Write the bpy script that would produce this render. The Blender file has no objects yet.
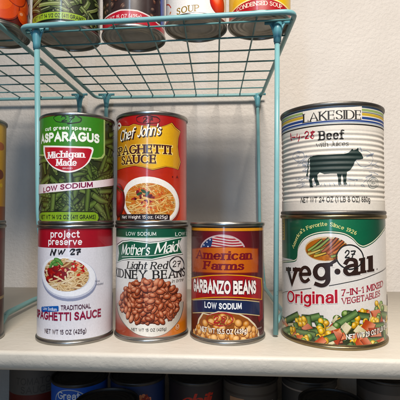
import bpy, math, random
from math import sin, cos, pi, radians, asin, sqrt, atan2, hypot
from mathutils import Vector
from mathutils.geometry import tessellate_polygon

# ------------------------------------------------------------------ scene basics
scene = bpy.context.scene
COL = scene.collection
MM = 0.001
YAW = radians(3.9)          # the photographer stands turned a little to the left of the shelf


def W(x, y):
    """millimetres measured along the photographer's axis -> world metres (x along shelf, y towards wall)"""
    return (x * cos(YAW) - y * sin(YAW)) * MM, (x * sin(YAW) + y * cos(YAW)) * MM


def lin(c):
    c = c / 255.0
    return c / 12.92 if c <= 0.04045 else ((c + 0.055) / 1.055) ** 2.4


def rgb(h):
    if isinstance(h, str):
        h = h.lstrip('#')
        h = tuple(int(h[i:i + 2], 16) for i in (0, 2, 4))
    return tuple(lin(v) for v in h)


def mixc(a, b, t):
    a = rgb(a) if isinstance(a, str) else a
    b = rgb(b) if isinstance(b, str) else b
    return tuple(x + (y - x) * t for x, y in zip(a, b))


# ------------------------------------------------------------------ materials
def new_mat(name):
    m = bpy.data.materials.new(name)
    m.use_nodes = True
    nt = m.node_tree
    b = nt.nodes['Principled BSDF']
    return m, nt, b


def N(nt, typ, **kw):
    n = nt.nodes.new(typ)
    for k, v in kw.items():
        if k.startswith('i_'):
            n.inputs[k[2:].replace('_', ' ')].default_value = v
        else:
            setattr(n, k, v)
    return n


def paint_mat(name, base, dark, bump_scale, bump, rough=0.6):
    """painted, roller / orange-peel textured plaster"""
    m, nt, b = new_mat(name)
    L = nt.links.new
    tc = N(nt, 'ShaderNodeTexCoord')
    n1 = N(nt, 'ShaderNodeTexNoise', i_Scale=bump_scale, i_Detail=3.0, i_Roughness=0.55, i_Distortion=0.2)
    n2 = N(nt, 'ShaderNodeTexNoise', i_Scale=bump_scale * 3.1, i_Detail=2.0)
    n3 = N(nt, 'ShaderNodeTexNoise', i_Scale=7.0, i_Detail=4.0, i_Roughness=0.6)
    r1 = N(nt, 'ShaderNodeValToRGB')
    r1.color_ramp.elements[0].position = 0.40
    r1.color_ramp.elements[1].position = 0.60
    mx = N(nt, 'ShaderNodeMath', operation='MULTIPLY_ADD')
    mx.inputs[1].default_value = 0.22
    bp = N(nt, 'ShaderNodeBump', i_Strength=1.0, i_Distance=bump)
    mixn = N(nt, 'ShaderNodeMix', data_type='RGBA')
    mixn.inputs['A'].default_value = (*base, 1)
    mixn.inputs['B'].default_value = (*dark, 1)
    mr = N(nt, 'ShaderNodeMapRange')
    mr.inputs['From Min'].default_value = 0.35
    mr.inputs['From Max'].default_value = 0.75
    for n in (n1, n2, n3):
        L(tc.outputs['Object'], n.inputs['Vector'])
    L(n1.outputs['Fac'], r1.inputs['Fac'])
    L(n2.outputs['Fac'], mx.inputs[0])
    L(r1.outputs['Color'], mx.inputs[2])
    L(mx.outputs[0], bp.inputs['Height'])
    L(bp.outputs['Normal'], b.inputs['Normal'])
    L(n3.outputs['Fac'], mr.inputs['Value'])
    L(mr.outputs['Result'], mixn.inputs['Factor'])
    L(mixn.outputs['Result'], b.inputs['Base Color'])
    b.inputs['Roughness'].default_value = rough
    return m


def steel_mat(name, col, rough, streak=60.0, metallic=1.0):
    m, nt, b = new_mat(name)
    L = nt.links.new
    tc = N(nt, 'ShaderNodeTexCoord')
    n1 = N(nt, 'ShaderNodeTexNoise', i_Scale=streak, i_Detail=4.0, i_Roughness=0.7)
    n2 = N(nt, 'ShaderNodeTexNoise', i_Scale=420.0, i_Detail=2.0)
    r = N(nt, 'ShaderNodeMapRange')
    r.inputs['To Min'].default_value = rough * 0.7
    r.inputs['To Max'].default_value = rough * 1.5
    mixn = N(nt, 'ShaderNodeMix', data_type='RGBA')
    mixn.inputs['A'].default_value = (*col, 1)
    mixn.inputs['B'].default_value = (col[0] * .66, col[1] * .64, col[2] * .6, 1)
    bp = N(nt, 'ShaderNodeBump', i_Strength=0.25, i_Distance=0.0002)
    L(tc.outputs['Object'], n1.inputs['Vector'])
    L(tc.outputs['Object'], n2.inputs['Vector'])
    L(n1.outputs['Fac'], r.inputs['Value'])
    L(r.outputs['Result'], b.inputs['Roughness'])
    L(n1.outputs['Fac'], mixn.inputs['Factor'])
    L(mixn.outputs['Result'], b.inputs['Base Color'])
    L(n2.outputs['Fac'], bp.inputs['Height'])
    L(bp.outputs['Normal'], b.inputs['Normal'])
    b.inputs['Metallic'].default_value = metallic
    return m


def print_mat(name, rough, coat=0.0):
    """printed label paper: ink comes from the face colours, paper grain and scuffs are procedural"""
    m, nt, b = new_mat(name)
    L = nt.links.new
    at = N(nt, 'ShaderNodeAttribute', attribute_name='Ink')
    tc = N(nt, 'ShaderNodeTexCoord')
    n1 = N(nt, 'ShaderNodeTexNoise', i_Scale=650.0, i_Detail=4.0, i_Roughness=0.7)
    n2 = N(nt, 'ShaderNodeTexNoise', i_Scale=35.0, i_Detail=5.0, i_Roughness=0.65)
    mr = N(nt, 'ShaderNodeMapRange')
    mr.inputs['To Min'].default_value = 0.78
    mr.inputs['To Max'].default_value = 1.14
    mul = N(nt, 'ShaderNodeMix', data_type='RGBA', blend_type='MULTIPLY')
    mul.inputs['Factor'].default_value = 1.0
    hs = N(nt, 'ShaderNodeHueSaturation')
    hs.inputs['Saturation'].default_value = 1.14
    rr = N(nt, 'ShaderNodeMapRange')
    rr.inputs['To Min'].default_value = rough * 0.75
    rr.inputs['To Max'].default_value = rough * 1.35
    bp = N(nt, 'ShaderNodeBump', i_Strength=0.45, i_Distance=0.0006)
    for n in (n1, n2):
        L(tc.outputs['Object'], n.inputs['Vector'])
    L(n1.outputs['Fac'], mr.inputs['Value'])
    L(at.outputs['Color'], hs.inputs['Color'])
    L(hs.outputs['Color'], mul.inputs['A'])
    L(mr.outputs['Result'], mul.inputs['B'])
    L(mul.outputs['Result'], b.inputs['Base Color'])
    L(n2.outputs['Fac'], rr.inputs['Value'])
    L(rr.outputs['Result'], b.inputs['Roughness'])
    L(n2.outputs['Fac'], bp.inputs['Height'])
    L(bp.outputs['Normal'], b.inputs['Normal'])
    b.inputs['Specular IOR Level'].default_value = 0.5
    b.inputs['Coat Weight'].default_value = coat
    b.inputs['Coat Roughness'].default_value = 0.13
    return m


def coated_wire_mat(name, col):
    m, nt, b = new_mat(name)
    L = nt.links.new
    tc = N(nt, 'ShaderNodeTexCoord')
    n1 = N(nt, 'ShaderNodeTexNoise', i_Scale=45.0, i_Detail=4.0)
    mixn = N(nt, 'ShaderNodeMix', data_type='RGBA')
    mixn.inputs['A'].default_value = (*col, 1)
    mixn.inputs['B'].default_value = (col[0] * .62 + .02, col[1] * .72, col[2] * .74, 1)
    bp = N(nt, 'ShaderNodeBump', i_Strength=0.3, i_Distance=0.0006)
    L(tc.outputs['Object'], n1.inputs['Vector'])
    L(n1.outputs['Fac'], mixn.inputs['Factor'])
    L(mixn.outputs['Result'], b.inputs['Base Color'])
    L(n1.outputs['Fac'], bp.inputs['Height'])
    L(bp.outputs['Normal'], b.inputs['Normal'])
    # chips and grime in the coating
    n4 = N(nt, 'ShaderNodeTexNoise', i_Scale=130.0, i_Detail=3.0)
    rp = N(nt, 'ShaderNodeValToRGB')
    rp.color_ramp.elements[0].position = .70
    rp.color_ramp.elements[1].position = .76
    m2 = N(nt, 'ShaderNodeMix', data_type='RGBA')
    m2.inputs['B'].default_value = (.05, .075, .07, 1)
    L(tc.outputs['Object'], n4.inputs['Vector'])
    L(n4.outputs['Fac'], rp.inputs['Fac'])
    L(rp.outputs['Color'], m2.inputs['Factor'])
    L(mixn.outputs['Result'], m2.inputs['A'])
    L(m2.outputs['Result'], b.inputs['Base Color'])
    b.inputs['Roughness'].default_value = 0.38
    return m


# ------------------------------------------------------------------ object helpers
def mesh_obj(name, verts, faces, mat, parent=None, smooth=True):
    me = bpy.data.meshes.new(name)
    me.from_pydata(verts, [], faces)
    me.validate()
    me.update()
    me.materials.append(mat)
    if smooth:
        me.polygons.foreach_set('use_smooth', [True] * len(me.polygons))
    o = bpy.data.objects.new(name, me)
    COL.objects.link(o)
    if parent:
        o.parent = parent
    return o


def thing(name, label, cat, loc, rz=0.0, group=None):
    o = bpy.data.objects.new(name, None)
    o.empty_display_size = 0.02
    COL.objects.link(o)
    o.location = loc
    o.rotation_euler = (0, 0, rz)
    o['label'] = label
    o['category'] = cat
    if group:
        o['group'] = group
    return o


def lathe(name, prof, mat, parent, seg=96):
    """prof: list of (r, z) in mm"""
    v, f = [], []
    n = len(prof)
    for i in range(seg):
        a = 2 * pi * i / seg
        for r, z in prof:
            v.append((r * sin(a) * MM, -r * cos(a) * MM, z * MM))
    for i in range(seg):
        j = (i + 1) % seg
        for k in range(n - 1):
            f.append((i * n + k, j * n + k, j * n + k + 1, i * n + k + 1))
    return mesh_obj(name, v, f, mat, parent)


def tube(points, r, sides=10, closed=False, radii=None):
    """returns verts, faces of a round wire through the points (metres)"""
    P = [Vector(p) for p in points]
    n = len(P)
    v, f = [], []
    up = Vector((0.31, 0.17, 0.93)).normalized()
    prev = None
    for i, p in enumerate(P):
        a = P[(i - 1) % n] if (closed or i > 0) else p
        b = P[(i + 1) % n] if (closed or i < n - 1) else p
        t = (b - a).normalized()
        if prev is None:
            x = t.cross(up)
            if x.length < 1e-3:
                x = t.cross(Vector((1, 0, 0)))
            x.normalize()
        else:
            x = (prev - t * prev.dot(t)).normalized()
        prev = x
        y = t.cross(x)
        rr = radii[i] if radii else r
        for k in range(sides):
            an = 2 * pi * k / sides
            v.append(tuple(p + (x * cos(an) + y * sin(an)) * rr))
    m = n if closed else n - 1
    for i in range(m):
        j = (i + 1) % n
        for k in range(sides):
            l = (k + 1) % sides
            f.append((i * sides + k, i * sides + l, j * sides + l, j * sides + k))
    if not closed:
        f.append(tuple(range(sides))[::-1])
        f.append(tuple((n - 1) * sides + k for k in range(sides)))
    return v, f


def join(parts):
    V, F = [], []
    for v, f in parts:
        o = len(V)
        V += v
        F += [tuple(i + o for i in q) for q in f]
    return V, F


def rounded(points, rad, seg=6):
    """round the inner corners of a 3-D polyline"""
    P = [Vector(p) for p in points]
    out = [P[0]]
    for i in range(1, len(P) - 1):
        a, b, c = P[i - 1], P[i], P[i + 1]
        d1 = (a - b)
        d2 = (c - b)
        r = min(rad, d1.length * .48, d2.length * .48)
        s = b + d1.normalized() * r
        e = b + d2.normalized() * r
        for k in range(seg + 1):
            t = k / seg
            out.append(s * (1 - t) ** 2 + b * 2 * t * (1 - t) + e * t * t)
    out.append(P[-1])
    return out


# ------------------------------------------------------------------ lettering (own stroke alphabet)
def _parse(s):
    strokes = []
    for part in s.split('|'):
        part = part.strip()
        spl = part.startswith('~')
        if spl:
            part = part[1:]
        pts = []
        for tok in part.split():
            if tok[0] == '@':
                cx, cy, rx, ry, a0, a1 = (float(q) for q in tok[1:].split(','))
                n = max(4, int(abs(a1 - a0) / 18))
                for k in range(n + 1):
                    a = radians(a0 + (a1 - a0) * k / n)
                    pts.append((cx + rx * cos(a), cy + ry * sin(a)))
            else:
                x, y = tok.split(',')
                pts.append((float(x), float(y)))
        if spl:
            pts = smooth_line(pts, 4)
        strokes.append(pts)
    return strokes


def smooth_line(p, n=4):
    """Catmull-Rom through 2-D points"""
    if len(p) < 3:
        return list(p)
    out = []
    for i in range(len(p) - 1):
        p0 = p[i - 1] if i else p[0]
        p1, p2 = p[i], p[i + 1]
        p3 = p[i + 2] if i + 2 < len(p) else p2
        for k in range(n):
            t = k / n
            t2, t3 = t * t, t * t * t
            out.append(tuple(0.5 * (2 * b + (c - a) * t + (2 * a - 5 * b + 4 * c - d) * t2 + (3 * b - a - 3 * c + d) * t3)
                             for a, b, c, d in zip(p0, p1, p2, p3)))
    out.append(p[-1])
    return out


_G = {
    'A': (.78, "0,0 .39,1 .78,0|.13,.33 .65,.33"),
    'B': (.6, "0,0 0,1|0,1 .3,1 @.3,.76,.25,.24,80,-80 .3,.52 0,.52|.3,.52 @.33,.26,.27,.26,80,-90 0,0"),
    'C': (.76, "@.42,.5,.42,.5,48,312"),
    'D': (.72, "0,0 0,1|0,1 .25,1 @.27,.5,.45,.5,80,-80 .25,0 0,0"),
    'E': (.52, "0,0 0,1|0,1 .5,1|0,.52 .43,.52|0,0 .52,0"),
    'F': (.5, "0,0 0,1|0,1 .5,1|0,.52 .42,.52"),
    'G': (.8, "@.42,.5,.42,.5,50,330 .8,.42|.48,.44 .82,.44"),
    'H': (.68, "0,0 0,1|.68,0 .68,1|0,.52 .68,.52"),
    'I': (.02, "0.01,0 0.01,1"),
    'J': (.36, "~.36,1 .36,.5 .35,.2 .2,0 .02,.1"),
    'K': (.64, "0,0 0,1|.6,1 0,.42|.2,.58 .64,0"),
    'L': (.5, "0,0 0,1|0,0 .5,0"),
    'M': (.84, "0,0 .05,1|.05,1 .42,.12|.42,.12 .79,1|.79,1 .84,0"),
    'N': (.7, "0,0 0,1|0,1 .7,0|.7,0 .7,1"),
    'O': (.86, "@.43,.5,.43,.5,90,450"),
    'P': (.58, "0,0 0,1|0,1 .3,1 @.3,.74,.27,.26,80,-80 .3,.48 0,.48"),
    'R': (.62, "0,0 0,1|0,1 .3,1 @.3,.75,.26,.25,80,-80 .3,.5 0,.5|.28,.5 .62,0"),
    'S': (.54, "~.5,.84 .42,.96 .27,1 .08,.93 .03,.76 .1,.62 .27,.53 .45,.43 .53,.26 .46,.07 .27,0 .09,.05 .01,.18"),
    'T': (.64, ".32,0 .32,1|0,1 .64,1"),
    'U': (.66, "0,1 0,.3 @.33,.3,.33,.3,180,360 .66,1"),
    'V': (.74, "0,1 .37,0 .74,1"),
    'W': (1.05, "0,1 .26,0 .52,1 .78,0 1.05,1"),
    'X': (.66, "0,0 .66,1|0,1 .66,0"),
    'Y': (.7, "0,1 .35,.48 .7,1|.35,.48 .35,0"),
    'Z': (.6, "0,1 .6,1 0,0 .6,0"),
    'a': (.44, "~.05,.56 .12,.67 .25,.7 .4,.62 .44,.46 .44,.2 .44,0|~.44,.4 .24,.4 .06,.32 .03,.16 .12,.02 .26,.01 .4,.12 .44,.2"),
    'b': (.5, "0,0 0,1.05|@.25,.35,.25,.35,180,540"),
    'c': (.46, "@.27,.35,.27,.35,50,310"),
    'd': (.5, ".5,0 .5,1.05|@.25,.35,.25,.35,0,360"),
    'e': (.52, ".02,.36 .5,.36 @.26,.35,.25,.35,5,310"),
    'f': (.34, "~.36,1 .24,1.03 .14,.92 .13,.75 .13,.4 .13,0|0,.68 .32,.68"),
    'g': (.5, "@.25,.36,.25,.34,0,360|~.5,.7 .5,.2 .5,-.1 .4,-.27 .24,-.31 .06,-.24"),
    'h': (.48, "0,0 0,1.05|~0,.45 .06,.6 .22,.7 .4,.64 .48,.45 .48,.3 .48,0"),
    'i': (.02, ".01,0 .01,.7|.01,.92 .01,.98"),
    'j': (.15, "~.15,.7 .15,0 .13,-.2 0,-.28|.15,.92 .15,.98"),
    'k': (.48, "0,0 0,1.05|.44,.7 0,.28|.16,.42 .48,0"),
    'l': (.02, ".01,0 .01,1.05"),
    'm': (.8, "0,0 0,.7|~0,.45 .05,.6 .18,.7 .34,.65 .4,.48 .4,.3 .4,0|~.4,.45 .46,.6 .6,.7 .74,.65 .8,.48 .8,.3 .8,0"),
    'n': (.46, "0,0 0,.7|~0,.45 .06,.6 .2,.7 .39,.64 .46,.45 .46,.3 .46,0"),
    'o': (.54, "@.27,.35,.27,.35,90,450"),
    'p': (.5, "0,-.3 0,.7|@.25,.35,.25,.35,180,540"),
    'r': (.3, "0,0 0,.7|~0,.42 .06,.6 .18,.69 .32,.68"),
    's': (.4, "~.37,.58 .28,.68 .18,.7 .06,.65 .03,.53 .12,.42 .24,.36 .37,.28 .4,.16 .32,.03 .2,0 .08,.02 0,.12"),
    't': (.3, "~.12,.95 .12,.5 .12,.2 .17,.03 .32,.03|0,.68 .3,.68"),
    'u': (.46, "~0,.7 0,.25 .06,.06 .2,0 .38,.08 .46,.25|.46,.7 .46,0"),
    'v': (.5, "0,.7 .25,0 .5,.7"),
    'w': (.74, "0,.7 .19,0 .37,.7 .55,0 .74,.7"),
    'x': (.46, "0,0 .46,.7|0,.7 .46,0"),
    'y': (.5, "0,.7 .27,.02|.5,.7 .27,.02 .12,-.3"),
    'z': (.44, "0,.7 .44,.7 0,0 .44,0"),
    '0': (.52, "@.26,.5,.26,.5,90,450"),
    '1': (.2, "0,.8 .2,1 .2,0"),
    '2': (.5, "~.02,.75 .08,.93 .25,1 .44,.92 .47,.72 .35,.48 0,0|0,0 .5,0"),
    '3': (.5, "~.03,.86 .2,1 .43,.9 .42,.62 .2,.53|~.2,.53 .47,.44 .48,.12 .25,0 .02,.12"),
    '4': (.56, ".42,0 .42,1 0,.3 .56,.3"),
    '5': (.5, ".45,1 .08,1 .04,.55|~.04,.55 .25,.62 .46,.5 .48,.2 .3,0 .02,.08"),
    '6': (.5, "~.42,.95 .2,.85 .04,.5 .05,.2 .25,0 .46,.15 .46,.42 .28,.58 .08,.45"),
    '7': (.5, "0,1 .5,1 .15,0"),
    '8': (.5, "@.25,.76,.2,.24,-90,270|@.25,.26,.25,.26,90,450"),
    '9': (.5, "~.08,.05 .3,.15 .46,.5 .45,.8 .25,1 .04,.85 .04,.58 .22,.42 .42,.55"),
    '(': (.2, "~.2,1.1 .03,.75 .03,.2 .2,-.15"),
    ')': (.2, "~0,1.1 .17,.75 .17,.2 0,-.15"),
    "'": (.04, ".03,1.05 .01,.8"),
    '.': (.04, ".02,0 .02,.05"),
    ',': (.04, ".03,.06 0,-.12"),
    '-': (.3, "0,.42 .3,.42"),
    '/': (.34, "0,0 .34,1"),
    '!': (.02, ".01,.3 .01,1|.01,0 .01,.05"),
}
GLYPH = {k: (w, _parse(s)) for k, (w, s) in _G.items()}
TICKS = set('EFLTZ')


def ribbon_quads(pts, w, c=1.0, ang=0.0, cap=True, wfun=None):
    """quads of a pen stroke. w pen width, c thin/thick ratio, ang pen angle"""
    closed = len(pts) > 3 and hypot(pts[0][0] - pts[-1][0], pts[0][1] - pts[-1][1]) < 1e-6
    P = list(pts[:-1]) if closed else list(pts)
    # drop doubles
    Q = [P[0]]
    for p in P[1:]:
        if hypot(p[0] - Q[-1][0], p[1] - Q[-1][1]) > 1e-5:
            Q.append(p)
    P = Q
    n = len(P)
    if n < 2:
        return []
    ca, sa = cos(ang), sin(ang)

    def half(nx, ny):
        u = nx * ca + ny * sa
        v = -nx * sa + ny * ca
        return 0.5 * w * sqrt(u * u + c * c * v * v)
    if cap and not closed:
        for e, q in ((0, 1), (-1, -2)):
            dx, dy = P[e][0] - P[q][0], P[e][1] - P[q][1]
            l = hypot(dx, dy)
            dx /= l
            dy /= l
            h = half(dx, dy)
            P[e] = (P[e][0] + dx * h, P[e][1] + dy * h)
    L, R = [], []
    for i in range(n):
        a = P[(i - 1) % n] if (closed or i > 0) else None
        b = P[(i + 1) % n] if (closed or i < n - 1) else None
        ns = []
        for s, e in ((a, P[i]), (P[i], b)):
            if s is None or e is None:
                continue
            dx, dy = e[0] - s[0], e[1] - s[1]
            l = hypot(dx, dy) or 1e-9
            ns.append((-dy / l, dx / l))
        nx = sum(q[0] for q in ns)
        ny = sum(q[1] for q in ns)
        l = hypot(nx, ny)
        if l < 1e-6:
            nx, ny = ns[0]
            l = 1
        nx /= l
        ny /= l
        k = 1.0
        if len(ns) == 2:
            k = 1.0 / max(0.5, nx * ns[0][0] + ny * ns[0][1])
        h = half(nx, ny) * k
        if wfun:
            h *= wfun(i / (n - 1))
        L.append((P[i][0] + nx * h, P[i][1] + ny * h))
        R.append((P[i][0] - nx * h, P[i][1] - ny * h))
    out = []
    for i in range(n if closed else n - 1):
        j = (i + 1) % n
        out.append([R[i], R[j], L[j], L[i]])
    return out


def text_strokes(s, w, c, serif, slant, sp, ang=0.0):
    """lay out a string; unit cap height. returns list of (quads), total advance"""
    x = w * 0.5
    out = []
    for ch in s:
        if ch == ' ':
            x += 0.34 + sp
            continue
        gw, strokes = GLYPH[ch]
        hv = w * c
        fin = []
        for st in strokes:
            q = [(px + x, hv / 2 + py * (1 - hv)) for px, py in st]
            fin.append((q, w, c))
            if serif:
                for e, f in ((0, 1), (-1, -2)):
                    dx, dy = st[e][0] - st[f][0], st[e][1] - st[f][1]
                    l = hypot(dx, dy) or 1
                    closed = hypot(st[0][0] - st[-1][0], st[0][1] - st[-1][1]) < 1e-6
                    if closed:
                        continue
                    if abs(dy) / l > .75 and min(abs(st[e][1] - k) for k in (0, 1, .7, 1.05, -.3)) < .02:
                        hl = w * .5 + serif
                        l_, r_ = hl, hl
                        if st[e][1] in (.7, 1.05) and ch in 'bdhiklmnpru':
                            r_ = w * .45
                        cx, cy = q[e]
                        fin.append(([(cx - l_, cy), (cx + r_, cy)], w * c, 1.0))
                    elif ch in TICKS and abs(dx) / l > .9:
                        cx, cy = q[e]
                        if cx - x > .4 * gw or (ch in 'TZ'):
                            s_ = -1 if st[e][1] > .7 else 1
                            if .3 < st[e][1] < .7:
                                fin.append(([(cx, cy - .1), (cx, cy + .1)], w * c, 1.0))
                            else:
                                fin.append(([(cx, cy), (cx, cy + s_ * .2)], w * c * 1.1, 1.0))
        for q, ww, cc in fin:
            qs = ribbon_quads(q, ww, cc, ang)
            out.append([[(px + slant * py, py) for px, py in quad] for quad in qs])
        x += gw + w + sp
    return out, x - sp - w * 0.5


# ------------------------------------------------------------------ printed labels wrapped round a can
STRIPS = 96
DA = 2 * pi / STRIPS


def clip_half(poly, ax, k, keep_greater):
    out = []
    n = len(poly)
    for i in range(n):
        p, q = poly[i], poly[(i + 1) % n]
        dp, dq = p[ax] - k, q[ax] - k
        if not keep_greater:
            dp, dq = -dp, -dq
        if dp >= 0:
            out.append(p)
        if (dp > 0 and dq < 0) or (dp < 0 and dq > 0):
            t = dp / (dp - dq)
            out.append(tuple(g + (h - g) * t for g, h in zip(p, q)))
    return out


def clip_convex(poly, clip):
    out = poly
    n = len(clip)
    for i in range(n):
        a, b = clip[i], clip[(i + 1) % n]
        ex, ey = b[0] - a[0], b[1] - a[1]
        src = out
        out = []
        m = len(src)
        for j in range(m):
            p, q = src[j], src[(j + 1) % m]
            dp = ex * (p[1] - a[1]) - ey * (p[0] - a[0])
            dq = ex * (q[1] - a[1]) - ey * (q[0] - a[0])
            if dp >= 0:
                out.append(p)
            if (dp > 0 and dq < 0) or (dp < 0 and dq > 0):
                t = dp / (dp - dq)
                out.append(tuple(g + (h - g) * t for g, h in zip(p, q)))
        if len(out) < 3:
            return []
    return out


def area2(p):
    return sum(p[i][0] * p[(i + 1) % len(p)][1] - p[(i + 1) % len(p)][0] * p[i][1] for i in range(len(p)))


class Art:
    """flat label artwork, later rolled round the can.
    Drawn in sheet units (x from left edge of the can's face, y downwards) as read off the printed label:
    xc / hw are the face centre and half width, y0 / y1 the top and bottom of the can's front."""

    def __init__(self, r, H, xc, hw, ytop, ybot, yh=216.0, df=400.0, rib=None):
        self.r, self.H, self.xc, self.hw = r, H, xc, hw
        self.ytop, self.ybot, self.yh, self.df = ytop, ybot, yh, df
        self.rib = rib
        self.z = 0.0
        self.bounds = None
        self.items = []     # (convex polygon in mm, z, colour or function, normal)
        self.clip = None

    # sheet units -> (arc mm, height mm)
    def m(self, p):
        x = (p[0] - self.xc) / self.hw
        s = 1 if x >= 0 else -1
        x = abs(x)
        th = asin(x) if x < .94 else asin(.94) + (x - .94) * 2.6
        y = self.yh + (p[1] - self.yh) * (1 + self.r / self.df * (1 - cos(min(th, 1.57))))
        return s * th * self.r, (self.ybot - y) / (self.ybot - self.ytop) * self.H

    def scale(self):
        return self.H / (self.ybot - self.ytop)

    def step(self, dz=0.008):
        self.z += dz

    def raw(self, poly, col, dz=0.008, tess=False):
        """poly already in mm"""
        if dz:
            self.z += dz
        if area2(poly) < 0:
            poly = poly[::-1]
        if tess:
            tris = tessellate_polygon([[Vector((p[0], p[1], 0)) for p in poly]])
            polys = [[poly[i] for i in t] for t in tris]
        else:
            polys = [poly]
        for q in polys:
            if area2(q) < 0:
                q = q[::-1]
            if self.bounds:
                q = clip_half(q, 1, self.bounds[0], True)
                q = clip_half(q, 1, self.bounds[1], False) if len(q) > 2 else q
                if len(q) < 3:
                    continue
            if self.clip:
                q = clip_convex(q, self.clip)
                if len(q) < 3:
                    continue
            if abs(area2(q)) < 1e-7:
                continue
            self.items.append((q, self.z, col))

    def poly(self, pts, col, dz=0.008, sub=0):
        if sub:
            e = []
            for i in range(len(pts)):
                a, b = pts[i], pts[(i + 1) % len(pts)]
                for k in range(sub):
                    e.append((a[0] + (b[0] - a[0]) * k / sub, a[1] + (b[1] - a[1]) * k / sub))
            pts = e
        self.raw([self.m(p) for p in pts], rgb(col) if isinstance(col, str) else col, dz, True)

    def band(self, y0, y1, col, dz=0.008, a0=-180, a1=180):
        """horizontal band right round the can; y given on the face centre line"""
        k = self.scale()
        v0, v1 = (self.ybot - y0) * k, (self.ybot - y1) * k
        u0, u1 = radians(a0) * self.r, radians(a1) * self.r
        if self.bounds is None:
            self.bounds = (v1, v0)      # the first band is the paper itself: nothing is printed beyond it
        self.raw([(u0, v1), (u1, v1), (u1, v0), (u0, v0)], rgb(col) if isinstance(col, str) else col, dz)

    def ell(self, cx, cy, rx, ry, col, rot=0.0, n=18, dz=0.008):
        """ellipse: centre in sheet units, radii in sheet units at the face centre"""
        u, v = self.m((cx, cy))
        k = self.scale()
        c, s = cos(radians(rot)), sin(radians(rot))
        pts = []
        for i in range(n):
            a = 2 * pi * i / n
            x, y = rx * k * cos(a), ry * k * sin(a)
            pts.append((u + x * c - y * s, v + x * s + y * c))
        self.raw(pts, rgb(col) if isinstance(col, str) else col, dz)

    def gell(self, cx, cy, rx, ry, cin, cmid, cout, rot=0.0, n=14, dz=0.0012, off=(-.22, .3)):
        """softly shaded ellipse: light core, body tone, darker rim"""
        u, v = self.m((cx, cy))
        k = self.scale()
        c, s = cos(radians(rot)), sin(radians(rot))
        cin, cmid, cout = (rgb(q) if isinstance(q, str) else q for q in (cin, cmid, cout))
        ox, oy = off[0] * rx * k, off[1] * ry * k

        def ring(f, col, sh):
            out = []
            for i in range(n):
                a = 2 * pi * i / n
                x, y = rx * k * cos(a) * f, ry * k * sin(a) * f
                out.append((u + x * c - y * s + ox * sh, v + x * s + y * c + oy * sh, *col))
            return out
        r1, r2 = ring(.62, cmid, .55), ring(1.0, cout, 0)
        r0 = ring(.25, cin, .95)
        self.z += dz
        self.raw(r0, None, 0)
        for a_, b_ in ((r0, r1), (r1, r2)):
            for i in range(n):
                j = (i + 1) % n
                self.raw([a_[i], b_[i], b_[j], a_[j]], None, 0)

    def gline(self, pts, w, ccore, cedge, dz=0.0012, smooth=True, wfun=None, side=0.0):
        """shaded strand: light core line, darker edges"""
        q = [self.m(p) for p in pts]
        if smooth:
            q = smooth_line(q, 4)
        ccore, cedge = (rgb(x) if isinstance(x, str) else x for x in (ccore, cedge))
        self.z += dz
        for quad in ribbon_quads(q, w * self.scale(), 1.0, 0, True, wfun):
            r0, r1, l1, l0 = quad
            f = .5 + side
            c0 = (r0[0] + (l0[0] - r0[0]) * f, r0[1] + (l0[1] - r0[1]) * f)
            c1 = (r1[0] + (l1[0] - r1[0]) * f, r1[1] + (l1[1] - r1[1]) * f)
            self.raw([(*r0, *cedge), (*r1, *cedge), (*c1, *ccore), (*c0, *ccore)], None, 0)
            self.raw([(*c0, *ccore), (*c1, *ccore), (*l1, *cedge), (*l0, *cedge)], None, 0)

    def set_clip_ell(self, cx, cy, rx, ry, rot=0.0, n=40):
        u, v = self.m((cx, cy))
        k = self.scale()
        c, s = cos(radians(rot)), sin(radians(rot))
        self.clip = [(u + rx * k * cos(2 * pi * i / n) * c - ry * k * sin(2 * pi * i / n) * s,
                      v + rx * k * cos(2 * pi * i / n) * s + ry * k * sin(2 * pi * i / n) * c) for i in range(n)]

    def set_clip_poly(self, pts):
        q = [self.m(p) for p in pts]
        self.clip = q if area2(q) > 0 else q[::-1]

    def line(self, pts, w, col, dz=0.008, smooth=True, c=1.0, ang=0.0, wfun=None):
        """pen line through sheet points, w in sheet units"""
        q = [self.m(p) for p in pts]
        if smooth:
            q = smooth_line(q, 5)
        self.z += dz
        for quad in ribbon_quads(q, w * self.scale(), c, ang, True, wfun):
            self.raw(quad, rgb(col) if isinstance(col, str) else col, 0)

    def text(self, s, x0, x1, ybase, ytop, col, w=.16, c=1.0, serif=0.0, slant=0.0, sp=.1, rise=0.0, arch=0.0,
             ang=0.0, outline=None, ow=.06, path=None):
        """text between sheet columns x0..x1, baseline/cap line rows measured at the middle of the word.
        rise: how many rows the right end lies above the left end; arch: bulge of the middle"""
        xm = (x0 + x1) / 2
        k = self.scale()
        ua = self.m((x0, ybase))[0]
        ub = self.m((x1, ybase))[0]
        va = self.m((xm, ybase))[1]
        vb = self.m((xm, ytop))[1]
        h = vb - va
        passes = []
        if outline:
            passes.append((outline, w + 2 * ow, max(c, .75)))
        passes.append((col, w, c))
        base, adv0 = text_strokes(s, w, c, serif, slant, sp, ang)
        sx = (ub - ua) / adv0
        for cl, ww, cc in passes:
            extra = ww - w
            st, adv = text_strokes(s, ww, cc, serif, slant, sp - extra, ang)
            cl = rgb(cl) if isinstance(cl, str) else cl
            self.z += 0.008
            z0 = self.z
            for i, stroke in enumerate(st):
                self.z = z0 + (i % 7) * 0.0012
                for quad in stroke:
                    q = []
                    for px, py in quad:
                        px -= extra / 2
                        t = px / adv0
                        yy = py * (1 + extra) - extra / 2 if extra else py
                        if path:
                            q.append(path(t, yy))
                        else:
                            q.append((ua + px * sx, va + yy * h + rise * k * (t - .5) + arch * k * (1 - (2 * t - 1) ** 2 - .67)))
                    self.raw(q, cl, 0)
            self.z = z0 + 0.0085

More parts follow.
